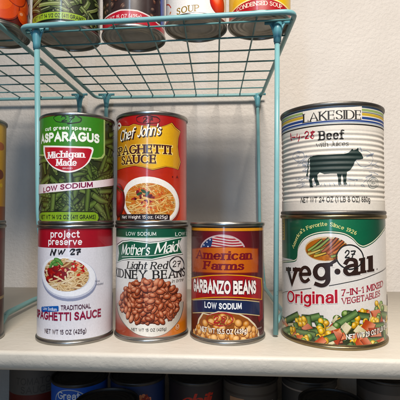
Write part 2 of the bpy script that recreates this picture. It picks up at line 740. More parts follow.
    def build(self, name, mat, parent, cut_v=None):
        V, F, C, NR = [], [], [], []
        r0 = self.r
        for poly, z, col in self.items:
            us = [p[0] / r0 for p in poly]
            k0 = math.floor(min(us) / DA)
            k1 = math.floor(max(us) / DA - 1e-9)
            for k in range(k0, k1 + 1):
                q = poly
                if k > k0:
                    q = clip_half(q, 0, k * DA * r0, True)
                if k < k1 and len(q) > 2:
                    q = clip_half(q, 0, (k + 1) * DA * r0, False)
                if len(q) < 3:
                    continue
                pieces = [q]
                if cut_v:
                    vs = [p[1] for p in q]
                    j0, j1 = math.floor(min(vs) / cut_v), math.floor(max(vs) / cut_v - 1e-9)
                    if j1 > j0:
                        pieces = []
                        for j in range(j0, j1 + 1):
                            pc = q
                            if j > j0:
                                pc = clip_half(pc, 1, j * cut_v, True)
                            if j < j1 and len(pc) > 2:
                                pc = clip_half(pc, 1, (j + 1) * cut_v, False)
                            if len(pc) > 2:
                                pieces.append(pc)
                a0, a1 = k * DA, (k + 1) * DA
                for pc in pieces:
                    idx = []
                    for pt in pc:
                        u, v = pt[0], pt[1]
                        t = (u / r0 - a0) / DA
                        rr = r0 + z
                        dr = 0.0
                        if self.rib:
                            if cut_v:
                                j = math.floor(v / cut_v + 1e-6)
                                f = v / cut_v - j
                                rr += self.rib(j * cut_v) * (1 - f) + self.rib((j + 1) * cut_v) * f
                            else:
                                rr += self.rib(v)
                            dr = (self.rib(v + .05) - self.rib(v - .05)) / .1
                        x = rr * (sin(a0) * (1 - t) + sin(a1) * t)
                        y = -rr * (cos(a0) * (1 - t) + cos(a1) * t)
                        idx.append(len(V))
                        V.append((x * MM, y * MM, v * MM))
                        a = u / r0
                        nv = Vector((sin(a), -cos(a), -dr)).normalized()
                        NR.append(tuple(nv))
                        cc = pt[2:5] if len(pt) > 2 else (col(u, v) if callable(col) else col)
                        C.append((cc[0], cc[1], cc[2], 1.0))
                    F.append(idx)
        me = bpy.data.meshes.new(name)
        me.from_pydata(V, [], F)
        at = me.color_attributes.new('Ink', 'FLOAT_COLOR', 'POINT')
        at.data.foreach_set('color', [x for c in C for x in c])
        me.polygons.foreach_set('use_smooth', [True] * len(me.polygons))
        me.normals_split_custom_set_from_vertices(NR)
        me.materials.append(mat)
        me.update()
        o = bpy.data.objects.new(name, me)
        COL.objects.link(o)
        o.parent = parent
        return o
# ------------------------------------------------------------------ materials in use
WALL = paint_mat('wall_paint', (.60, .56, .515), (.53, .49, .445), 175.0, 0.00027, .66)
SHELF = paint_mat('shelf_paint', (.75, .70, .61), (.67, .62, .53), 120.0, 0.00013, .5)
STEEL = steel_mat('tin_plate', (.40, .39, .37), .32)
DARKSTEEL = steel_mat('dull_tin_plate', (.22, .21, .195), .42)
SHADETIN = steel_mat('shade_darkened_tin_plate', (.09, .09, .092), .5)  # tin plate with the shade under the shelf put into its colour
ENDSTEEL = steel_mat('ringed_can_end', (.55, .53, .49), .5)
GOLDTIN = steel_mat('lacquered_tin_plate', (.34, .27, .15), .32)
PAPER = print_mat('label_paper', .42, .5)
MATTE = print_mat('matte_label_paper', .55)
MARKER = print_mat('marker_ink', .5)
TEAL = coated_wire_mat('teal_coated_wire', (.23, .49, .50))
TEALGRID = coated_wire_mat('shaded_teal_wire', (.13, .33, .34))  # same coating as the frame, darkened to carry the grid's underside shade
TEALDARK = coated_wire_mat('teal_plastic', (.10, .34, .40))


def can_parts(t, R, H, tin=STEEL, rim_tin=None, body_r=None, ribs=None):
    """steel can: body, two double seams, lid and base. R outer radius of the seams, mm"""
    rim_tin = rim_tin or tin
    b = body_r or R - 1.4
    # body
    prof = [(b, 2.6)]
    n = 60 if ribs else 2
    for i in range(n + 1):
        z = 4 + (H - 8) * i / n
        prof.append((b + (ribs(z) if ribs else 0), z))
    prof.append((b, H - 2.6))
    lathe('body', prof, tin, t)
    seam = [(b - .1, 3.9), (b + .5, 3.6), (R - .25, 3.1), (R, 2.5), (R, 1.0), (R - .2, .4), (R - .7, 0), (R - 1.4, 0.05), (R - 1.9, .6),
            (R - 2.1, 1.6), (R - 2.3, 3.4)]
    lathe('bottom_rim', seam, rim_tin, t)
    lathe('top_rim', [(r, H - z) for r, z in seam][::-1], rim_tin, t)
    end = [(R - 2.25, 3.4), (R - 3.2, 3.7), (R - 4.0, 3.5), (R - 5.2, 2.0), (R - 6.6, 1.8), (R - 7.6, 3.0), (R - 9.0, 3.2), (R - 10.2, 2.0), (R - 11.2, 1.8),
           (R - 12.4, 3.0), (R - 13.8, 3.1), (R - 15, 2.1), (R - 16.2, 1.9), (R - 17.4, 3.0), (R - 18.6, 3.1), (8, 2.7), (0.0, 2.7)]
    lathe('base', end, ENDSTEEL if tin is STEEL else tin, t, 72)
    lathe('lid', [(r, H - z) for r, z in end][::-1], tin, t, 72)
    return b


def food_can(label, x, y, z, R, H, group=None, tin=STEEL, rim=None, ribs=None, name='food_can', spin=None, tilt_to_cam=True):
    """x, y in mm along the photographer's axis, z mm above the shelf; printed face turned to the room"""
    wx, wy = W(x, y)
    rz = YAW - atan2(x, y) if spin is None else spin
    t = thing(name, label, 'can', (wx, wy, z * MM), rz, group)
    b = can_parts(t, R, H, tin, rim, None, ribs)
    return t, b


def speckle(a, rnd, n, x0, x1, y0, y1, cols, r0, r1, dz=0.0012):
    for _ in range(n):
        r = rnd.uniform(r0, r1)
        a.ell(rnd.uniform(x0, x1), rnd.uniform(y0, y1), r, r * rnd.uniform(.5, 1), rnd.choice(cols), rnd.uniform(0, 180), 8, dz)


def bean(a, rnd, x, y, r, asp, rot, base, dark, light, dz=0.0016):
    """one bean of a printed heap: soft contact shade, rounded flesh"""
    a.ell(x + r * .06, y + r * .12, r * 1.08, r * asp * 1.14, dark, rot, 12, dz)
    a.gell(x, y, r, r * asp, light, base, mixc(base, dark, .62), rot, 12, dz, (-.1, .34))


def noodles(a, rnd, cx, cy, rx, ry, n, cols, w, dz=0.0012, edge='#7a3a1c'):
    """printed tangle of spaghetti inside an ellipse"""
    for i in range(n):
        an = rnd.uniform(0, 2 * pi)
        q = sqrt(rnd.random()) * .9
        x, y = cx + rx * q * cos(an), cy + ry * q * sin(an)
        d = rnd.uniform(0, 2 * pi)
        turn = rnd.uniform(-.5, .5)
        pts = []
        L = rx * rnd.uniform(.12, .22)
        for k in range(6):
            pts.append((x, y))
            x += L * cos(d)
            y += L * sin(d) * .6
            d += turn
            if ((x - cx) / rx) ** 2 + ((y - cy) / ry) ** 2 > 1:
                d += 1.3
        pts = smooth_line(pts, 3)
        c = rnd.choice(cols)
        a.gline(pts, w * 1.45, mixc(c, '#fff2d8', .15), mixc(c, edge, .72), dz, False)


def scrawl(name, art, strokes, w, col, parent, mat=None):
    """hand lettering in felt pen lying on the label"""
    h = Art(art.r, art.H, art.xc, art.hw, art.ytop, art.ybot, art.yh, art.df, art.rib)
    h.bounds = art.bounds
    h.z = art.z + .01
    rj = random.Random(len(strokes) * 7 + int(art.xc))
    for s in strokes:
        d = .22 if len(s) < 10 else .45
        s = [(x + rj.gauss(0, d), y + rj.gauss(0, d)) for x, y in s]
        k1, k2 = rj.uniform(5, 11), rj.uniform(0, 6)
        h.line(s, w * rj.uniform(.85, 1.2), col, 0.006, True, .85, .7, lambda t: .78 + .3 * sin(k1 * t + k2))
    return h.build(name, mat or MARKER, parent, art.cut)


def loop(cx, cy, rx, ry, a0=80, a1=450, n=12):
    return [(cx + rx * cos(radians(a0 + (a1 - a0) * i / n)) * (1 + .04 * sin(i * 2.1)), cy + ry * sin(radians(a0 + (a1 - a0) * i / n))) for i in range(n + 1)]


DIG = {
    '2': [[(0, .3), (.3, 0), (.75, .1), (.7, .45), (.1, 1), (.9, .95)]],
    '7': [[(0, .08), (.85, .05), (.5, .5), (.3, 1)], [(.2, .5), (.75, .48)]],
    '8': [[(.75, .15), (.35, 0), (.1, .25), (.5, .48), (.85, .75), (.5, 1), (.1, .8), (.4, .5), (.8, .2), (.65, .05)]],
    '1': [[(.3, 0), (.32, 1)]],
    '4': [[(.2, 0), (.05, .55), (.85, .5)], [(.65, .15), (.6, 1)]],
    '-': [[(0, .55), (.9, .5)]],
    'N': [[(0, 1), (.15, 0)], [(.15, 0), (.6, 1)], [(.6, 1), (.8, .05)]],
    'W': [[(0, .1), (.2, .95), (.45, .3), (.65, .95), (1, 0)]],
}


def hand(s, x, y, w, h, gap=.25, slant=-.1):
    out = []
    for ch in s:
        if ch != ' ':
            for st in DIG[ch]:
                out.append([(x + px * w + (1 - py) * h * -slant, y + py * h) for px, py in st])
        x += w * (1 + gap)
    return out


ON_SHELF = 'cans standing on the white shelf'
IN_RACK_TOP = 'cans standing on top of the wire racks'
BELOW = 'cans in the dark under the shelf'


# ================================================================== 1  cut asparagus (upper left)
def can_asparagus():
    rnd = random.Random(4)
    t, b = food_can('green can of cut asparagus spears with red shield emblem',
                    -126.5, 437, 112.3, 37.6, 106.8, ON_SHELF)
    a = Art(b + .15, 106.8, 76.5, 37.2, 112.6, 222, df=400)
    a.cut = None
    a.band(113.9, 220.8, '#27301a', a0=-180)
    # spears
    a.set_clip_poly([(20, 117.5), (133, 117.5), (133, 220), (20, 220)])
    greens = ['#3a4a26', '#46582d', '#333f20', '#536238', '#29341c', '#5f6c40', '#3f4a2c']
    for i in range(300):
        x, y = rnd.uniform(-5, 150), rnd.uniform(116, 222)
        L = rnd.uniform(13, 30)
        d = rnd.choice([rnd.uniform(-.5, .5), rnd.uniform(.7, 1.5), rnd.uniform(1.6, 2.4)])
        w = rnd.uniform(4.2, 7.4)
        p0, p1 = (x, y), (x + L * cos(d), y + L * sin(d))
        pm = ((p0[0] + p1[0]) / 2 + rnd.uniform(-1, 1), (p0[1] + p1[1]) / 2 + rnd.uniform(-1, 1))
        g = rnd.choice(greens)
        tap = lambda q: 1.0 - .55 * max(0, q - .6) / .4
        a.line([p0, pm, p1], w + .8, '#141b0c', .0004, True, wfun=tap)
        a.gline([p0, pm, p1], w, mixc(g, '#93b060', .32), mixc(g, '#10170a', .68), .0004, True, tap, rnd.uniform(-.15, .15))
        for k in range(7 if rnd.random() < .45 else 0):
            q = .52 + k * .075
            sd = (k % 2 - .5) * w * .42 * (1.15 - q * .6)
            a.gell(p0[0] + (p1[0] - p0[0]) * q - sin(d) * sd, p0[1] + (p1[1] - p0[1]) * q + cos(d) * sd, w * .46, w * .24 * (1.3 - q * .5), mixc(g, '#a3b276', .3), g, mixc(g, '#10170a', .7),
                   -math.degrees(d) + (14 if k % 2 else -14), 9, .0004)
    a.clip = None
    # green name panel with a pale rule
    P = lambda o: [(28, 112), (101 + o, 112), (101.3 + o, 152 + o), (99 + o, 155.5 + o), (95, 156.6 + o), (80, 155.8 + o), (60, 155 + o), (28, 156 + o)]
    a.poly(P(1.5), '#a8c07c', sub=3)
    a.poly(P(0), '#427f32', sub=3)
    a.text('cut green spears', 46, 89, 130.2, 126.4, '#eef2e6', w=.19, sp=.13)
    a.text('ASPARAGUS', 42, 97, 141.6, 132.2, '#f2f5ec', w=.25, sp=.06, rise=.3)
    # shield
    sh = lambda o: smooth_line([(46 - o, 148.5 - o), (56, 148 - o), (67, 147.8 - o), (78, 147.7 - o), (89 + o, 148.2 - o), (88.5 + o, 154), (86 + o * .8, 160.5 + o * .4), (81, 166 + o * .8),
                    (74, 169.3 + o), (67, 170.4 + o), (60, 169 + o), (53, 165.5 + o * .8), (48 - o * .6, 159.5 + o * .3), (46.3 - o, 153.5), (46 - o, 148.6 - o)], 3)[:-1]
    a.poly(sh(1.6), '#f0ece8', sub=2)
    a.poly(sh(0), '#b3202e', sub=2)
    a.text('Michigan', 49, 83, 157.6, 151, '#f6efee', w=.24, c=.5, serif=.08, sp=.04, rise=1)
    a.text('Made', 57, 76, 165.4, 158.8, '#f6efee', w=.24, c=.5, serif=.08, sp=.05)
    a.text('BRAND', 63, 72, 168.6, 167, '#eed6d6', w=.14, sp=.1)
    # slanting band
    a.poly([(30, 186), (40, 184.2), (55, 183), (75, 181.2), (95, 179), (113, 176.4), (122, 175), (122, 182), (113, 183.6), (95, 186), (75, 188.6), (55, 191), (40, 193), (30, 194.8)],
           '#ece3e6', sub=3)
    a.text('LOW SODIUM', 45, 91, 188.2, 183, '#7c1f45', w=.21, sp=.08, rise=5.6)
    # net weight pill
    pill = lambda o: [(44 - o, 210.5 - o), (60, 210 - o), (75, 210 - o), (93, 210.2 - o), (96 + o, 212), (97 + o, 215.5), (95.5 + o, 218.8 + o), (92, 219.6 + o), (75, 219.6 + o),
                      (58, 219.4 + o), (44 - o, 218.6 + o), (41.5 - o, 217), (40.8 - o, 214.5), (41.5 - o, 212)]
    a.poly(pill(1), '#1c2412', sub=2)
    a.poly(pill(0), '#86a644', sub=2)
    a.text('NET WT 14 1/2 OZ (411 GRAMS)', 43, 94, 217, 212.6, '#16200c', w=.2, sp=.1)
    a.build("label", PAPER, t)
    scrawl('handwritten_date', a, [loop(67, 119.4, 13, 4.6)] + hand('27', 61, 116.8, 5.4, 5.4), 1.0, '#0f1a12', t)
    return t


# ================================================================== 2  white and red sauce can (lower left)
def can_preserve():
    rnd = random.Random(11)
    t, b = food_can('white spaghetti sauce can with red top band and a plate of spaghetti',
                    -126.5, 436, 0, 38, 112, ON_SHELF)
    a = Art(b + .15, 112, 76, 37.6, 225, 346, df=398)
    a.cut = None
    a.band(228, 340.5, '#dcdbe2')
    a.band(228, 248.4, '#a01c2a')
    a.band(228, 231, '#8a1626', a0=-180)
    a.text('project', 52, 79, 238, 230.6, '#f4eef0', w=.165, sp=.1)
    a.text('preserve', 50, 81.5, 245.4, 238.6, '#f4eef0', w=.165, sp=.1)
    # plate
    a.ell(67.5, 280.4, 31.5, 21, '#8d93ab', -10, 40)
    a.ell(67, 278, 31.5, 20.6, '#c3c7d6', -10, 40)
    a.ell(66.6, 277, 30.6, 19.6, '#eceef4', -10, 40)
    a.ell(66, 276, 25, 15.5, '#d5d8e2', -10, 36)
    a.set_clip_ell(65.5, 275, 24.5, 16.5, -8)
    a.ell(65.5, 275.5, 24, 16, '#8c5a38', -8, 36)
    noodles(a, rnd, 65.5, 275.5, 24, 16, 95, ['#e8d6b0', '#dcc294', '#f0e4c8', '#cfae78', '#e6cfa4'], 1.25, edge='#8d6238')
    for x, y, r in ((55, 273, 8), (62, 276, 8), (52, 279, 5.5), (66, 271, 5), (58, 268, 5)):
        a.gell(x, y, r, r * .66, '#9c3434', '#842428', '#64161a', rnd.uniform(-30, 30), 16, .002)
    for _ in range(46):
        x, y = rnd.gauss(60, 8), rnd.gauss(274, 5.5)
        a.ell(x, y, rnd.uniform(.7, 2), rnd.uniform(.5, 1.2), rnd.choice(['#9c2a2e', '#84222a', '#b44440', '#641418', '#c86a5c', '#d8b08c']), rnd.uniform(0, 180), 8, .0012)
    for _ in range(26):
        x, y = rnd.gauss(79, 4), rnd.gauss(267, 4)
        a.ell(x, y, rnd.uniform(1, 2.8), rnd.uniform(.6, 1.4), rnd.choice(['#b52a2c', '#cf4a3e', '#8f1c22', '#e3a88c']), rnd.uniform(0, 180), 8, .0012)
    noodles(a, rnd, 70, 282, 17, 8, 16, ['#efe0c0', '#e2caa0'], 1.2, edge='#9d7448')
    a.clip = None
    for x, y, rx, ro in ((55.5, 262, 4.2, 30), (59, 260.2, 4.4, -20), (53, 265, 3.4, 60), (62, 263, 3.4, -45), (57.5, 264.5, 3.2, 5)):
        a.ell(x, y, rx, rx * .5, '#4a7a3e', ro, 12, .002)
        a.ell(x - .3, y - .4, rx * .75, rx * .22, '#6f9a58', ro, 10, .002)
    a.text('Fork not', 94, 98.4, 283.4, 281.6, '#7f8494', w=.16)
    a.text('included', 94.5, 102, 286.4, 284.6, '#7f8494', w=.16)
    # words
    a.poly([(45, 305.4), (60, 305.6), (60.6, 306.4), (60.6, 310.4), (60, 311), (45, 310.6), (44.4, 309.8), (44.4, 306.2)], '#3a62a8', sub=3)
    a.text('Low Sodium', 46, 59, 309.8, 306.6, '#e6ecf6', w=.15, sp=.1)
    a.text('TRADITIONAL', 62.5, 90, 310.4, 305.6, '#4a2038', w=.17, sp=.1, rise=.3)
    a.text('SPAGHETTI SAUCE', 39.4, 100, 321, 312.6, '#8a1d3e', w=.205, sp=.07, rise=.6)
    a.text('NET WT 15 OZ (425g)', 48, 86, 334.4, 329.8, '#3c2434', w=.15, sp=.12)
    # pink tomato picture starting at the right edge
    for i in range(7):
        a.ell(116, 316, 10 - i * 1.2, 24 - i * 2.6, mixc('#dcdbe2', '#c85a4c', (i + 1) / 8), 0, 24, .002)
    a.build("label", PAPER, t)
    sc = hand('NW', 52.5, 249.6, 5.6, 5.0, .25) + hand('27', 70.5, 249.6, 4.2, 5.2, .3)
    scrawl('handwritten_date', a, sc, 1.65, '#14131a', t)
    return t


# ================================================================== 3  red sauce can (upper middle)
def can_chef():
    rnd = random.Random(21)
    rib = lambda v: .16 * sin(v * 2 * pi / 4.6) if 14 < v < 92 else 0.0
    t, b = food_can('red spaghetti sauce can with gold plaque, stacked on the kidney beans',
                    -50.2, 444.5, 112.3, 37.4, 110, ON_SHELF)
    a = Art(b + .15, 110, 151, 36.4, 110.5, 223, df=407)
    a.cut = None
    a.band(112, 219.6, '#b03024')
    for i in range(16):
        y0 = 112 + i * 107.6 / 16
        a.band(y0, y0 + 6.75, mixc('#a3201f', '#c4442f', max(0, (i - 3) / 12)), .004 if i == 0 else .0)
    # yellow plaque
    top = [(104, 131), (112, 130), (120, 127.4), (128, 127.6), (133, 125.2), (140, 126.6), (150, 126.4), (158, 127.5), (164, 125.6), (169.5, 123.2), (173, 127.6), (178.2, 131.4)]
    right = [(176, 138), (175.4, 146), (176.4, 154), (178.4, 160.6), (176, 167.8)]
    bot = [(171, 166.2), (164, 165.2), (157, 167), (151, 168.4), (143, 166), (134, 164.6), (124, 166.6), (116, 169), (104, 170.5)]
    out = top + right + bot

    def grow(p, g):
        cx, cy = 141, 147
        return [(cx + (x - cx) * (1 + g * .028), cy + (y - cy) * (1 + g * .05)) for x, y in p]
    a.poly(grow(out, 1.5), '#5c1216', sub=3)
    a.poly(grow(out, .9), '#e9c15e', sub=3)
    a.poly(grow(out, .45), '#8a4318', sub=3)
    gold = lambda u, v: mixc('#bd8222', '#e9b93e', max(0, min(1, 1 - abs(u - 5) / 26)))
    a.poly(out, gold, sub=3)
    # script name with shadow
    for dx, dy, cl, w in ((1.1, 1.1, '#2a0c0c', .23), (.4, .4, '#2a0c0c', .26), (0, 0, '#f7f1e2', .17)):
        a.text("Chef", 118.6 + dx, 133 + dx, 140 + dy, 129.4 + dy, cl, w=w, c=.5, slant=.3, sp=.0, rise=1.6, ang=.5)
        a.text("John's", 136 + dx, 159 + dx, 135.6 + dy, 124.6 + dy, cl, w=w, c=.5, slant=.3, sp=.0, rise=2.4, ang=.5)
    a.line([(115.5, 125.6), (117.6, 124), (119.4, 126), (118, 128.6), (116, 127.6), (116.6, 130)], 2.1, '#efe6d8')
    a.text('SPAGHETTI', 115.2, 169.5, 153.4, 144.2, '#3c0d10', w=.25, c=.5, serif=.07, sp=.03, outline='#f0d489', ow=.05)
    a.text('SAUCE', 120.5, 155, 163.4, 154.4, '#3c0d10', w=.25, c=.5, serif=.07, sp=.05, outline='#f0d489', ow=.05)
    a.text('A', 174.5, 177, 177.6, 174.6, '#5a1216', w=.16)
    a.ell(171, 176, .8, .8, '#5a1216', 0, 8)
    # bowl
    a.set_clip_poly([(100, 170), (200, 170), (200, 219.6), (100, 219.6)])
    a.ell(150, 202, 33.5, 25.5, '#8f2a20', -10, 40)
    a.ell(149.5, 200, 32.6, 23.6, '#cfc4ba', -10, 40)
    a.ell(149, 199.2, 32, 23, '#efe9e2', -10, 40)
    a.ell(149, 201, 27.5, 18.6, '#c98a52', -8, 40)
    a.set_clip_ell(149, 201, 27.5, 18.6, -8)
    noodles(a, rnd, 149, 201, 27.5, 18.6, 120, ['#e9bf74', '#dc9b50', '#f2d494', '#cf7f3c', '#e5ac66', '#d9722f'], 1.1, edge='#8d3f18')
    for _ in range(40):
        a.ell(rnd.gauss(150, 11), rnd.gauss(201, 8), rnd.uniform(.6, 2.2), rnd.uniform(.4, 1.1), rnd.choice(['#c4481f', '#a93418', '#e07a3a']), rnd.uniform(0, 180), 8, .0012)
    for _ in range(30):
        a.ell(rnd.gauss(145, 4.4), rnd.gauss(197, 3.4), rnd.uniform(1, 2.6), rnd.uniform(.8, 1.7), rnd.choice(['#5b1c22', '#7a2830', '#481418', '#8f3c3c']), rnd.uniform(0, 180), 9, .0012)
    for x, y, ro in ((139, 193, 20), (143, 190.5, -30), (146.5, 193, 50)):
        a.ell(x, y, 3.2, 1.4, '#2f4a26', ro, 10, .002)
    noodles(a, rnd, 153, 206, 20, 11, 14, ['#f2d08c', '#eab870'], 1.1, edge='#9c5422')
    # tomato
    a.set_clip_poly([(90, 170), (200, 170), (200, 219.6), (90, 219.6)])
    a.ell(117, 199.5, 15, 17.4, '#5e0f18', 0, 30)
    a.gell(116.5, 199, 14, 16.4, '#d0605c', '#a8222b', '#6d101a', 0, 30, .004, (.3, .3))
    for k in range(5):
        a.line([(116, 186.5), (113 + k * 2.4, 190.5 + (k % 2) * 1.5)], .9, '#2f3f20', .002)
    a.clip = None
    a.poly([(119.5, 213.2), (140, 212.8), (168, 213.2), (168, 218.6), (140, 218.9), (119.5, 218.6)], '#231416', sub=4)
    a.text('Net Weight 15 oz. (425g)', 122, 166, 217.4, 214.2, '#efe6e0', w=.15, sp=.1)
    a.build("label", PAPER, t)
    scrawl('handwritten_date', a, [loop(146.6, 119.2, 11.5, 4.2)] + hand('27', 142, 117, 4.2, 4.6), 1.0, '#3b0c10', t)
    return t


# ================================================================== 4  kidney beans (lower middle)
def can_kidney():
    rnd = random.Random(31)
    t, b = food_can('white and green can of light red kidney beans',
                    -50, 444, 0, 38, 112, ON_SHELF)
    a = Art(b + .15, 112, 152, 36.6, 222.5, 343.5, df=406)
    a.cut = None
    a.band(225.4, 338, '#d9d6d2')

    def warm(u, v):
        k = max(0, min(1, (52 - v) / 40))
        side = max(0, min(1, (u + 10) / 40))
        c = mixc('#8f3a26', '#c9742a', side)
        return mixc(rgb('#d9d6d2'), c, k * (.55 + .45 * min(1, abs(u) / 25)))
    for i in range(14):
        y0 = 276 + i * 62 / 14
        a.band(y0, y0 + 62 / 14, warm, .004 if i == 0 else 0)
    a.band(225.4, 235.6, '#12503a')
    a.band(235.6, 236.4, '#8fae9c')
    for x in (127, 174.5):
        a.text('LOW SODIUM', x, x + (29 if x < 150 else 22), 233.8, 230, '#dfe8e0', w=.15, sp=.12)
    # waving green banner
    top = [(118.6, 244), (124, 240.4), (132, 239.4), (141, 240.6), (150, 242), (160, 241), (170, 238.4), (181.4, 236.2)]
    bot = [(177.4, 244), (181.6, 252), (172, 253), (162, 255.4), (152, 257.6), (142, 257), (132, 256.6), (124, 257.6), (118.4, 260.2), (119.8, 252)]

    def off(p, d):
        cx, cy = 150, 249
        return [(cx + (x - cx) * (1 + d * .02), y + d * (.8 if y > cy else -.8)) for x, y in p]
    a.poly(off(top + bot, 2), '#20201e', sub=3)
    a.poly(off(top + bot, 1.3), '#e6ebe4', sub=3)
    a.poly(top + bot, '#14543c', sub=3)
    a.text("Mother's", 122.5, 149.5, 253.6, 243, '#f2f4ee', w=.16, c=.5, slant=.25, sp=-.02, rise=.4, ang=.5)
    a.text("Maid", 154, 177, 251.6, 240.6, '#f2f4ee', w=.16, c=.5, slant=.25, sp=-.01, rise=1.6, ang=.5)
    a.line([(123, 255.4), (133, 255), (146, 254.6), (156, 253.8), (168, 252)], .5, '#f2f4ee')
    a.text('Light Red', 128, 166.5, 268.4, 260.8, '#1d1b1b', w=.17, c=.45, serif=.06, slant=.22, sp=.06)
    a.text('KIDNEY BEANS', 115.8, 185, 278.6, 269.4, '#1d1b1b', w=.2, c=.45, serif=.04, sp=.15)
    a.text('in brine', 171, 183, 282, 278.4, '#5b5550', w=.12, slant=.2)
    # bowl of beans
    a.set_clip_poly([(90, 260), (215, 260), (215, 337.6), (90, 337.6)])
    bowl = lambda o: smooth_line([(119 - o, 306), (121.4 - o, 314), (126 - o, 322), (132 - o * .6, 329), (140, 334.5 + o * .3), (152, 337 + o * .3), (164, 334.5 + o * .3), (172 + o * .6, 328), (178 + o, 320),
                      (181.4 + o, 310), (182 + o, 302)], 4) + [(119.4 - o, 302)]
    a.poly(bowl(1.4), '#6d655d', sub=3)
    a.poly(bowl(.6), '#b9b3aa', sub=3)
    sh = lambda u, v: mixc('#ece9e2', '#aca498', max(0, min(1, abs(u + 6) / 34)))
    a.poly(bowl(0), sh, sub=3)
    a.clip = None
    heap = [(121.4, 303), (122.4, 295), (127.5, 286.6), (137, 281.4), (150, 279.8), (163, 281), (173, 287), (178.4, 296), (179, 303), (176, 311), (169.5, 317.6), (160.5, 321.4), (150, 322.6),
            (139.5, 321.4), (130, 317), (124.4, 310.6)]
    a.poly(heap, '#5a2216', sub=2)
    for ring in range(380):
        x, y = rnd.uniform(120, 181), rnd.uniform(279, 323)
        # keep the heap outline
        ins = False
        j = len(heap) - 1
        for i in range(len(heap)):
            if (heap[i][1] > y) != (heap[j][1] > y) and x < (heap[j][0] - heap[i][0]) * (y - heap[i][1]) / (heap[j][1] - heap[i][1]) + heap[i][0]:
                ins = not ins
            j = i
        if not ins:
            continue
        base = rnd.choice(['#b56a54', '#c0765e', '#a85e48', '#c6826a', '#ad624c', '#98503c'])
        bean(a, rnd, x, y, rnd.uniform(3.8, 4.9), rnd.uniform(.5, .6), rnd.gauss(20, 55), base, '#4a1c10', mixc(base, '#ecc0a0', .5), .0006)
    a.text('NET WT 15 OZ (425g)', 133, 166, 331.6, 328.6, '#4b463f', w=.14, sp=.12)
    a.ell(176.6, 327.6, 3, 3, '#d9b090', 0, 16)
    a.ell(176.6, 327.6, 2.3, 2.3, '#93502c', 0, 16)
    a.text('U', 175.6, 177.6, 329, 326.2, '#e6c8ac', w=.2)
    a.build("label", PAPER, t)
    h = Art(a.r, a.H, a.xc, a.hw, a.ytop, a.ybot, a.yh, a.df)
    h.z = a.z + .01
    h.ell(176, 263.4, 7.2, 7.6, '#d9d6d2', 0, 24)
    for s in [loop(176, 263.4, 7.4, 7.8)] + hand('27', 171.6, 260.2, 3.6, 5.8):
        h.line(s, 1.0, '#141416', .006, True, 1.0, .6)
    h.build('handwritten_date', MARKER, t)
    return t


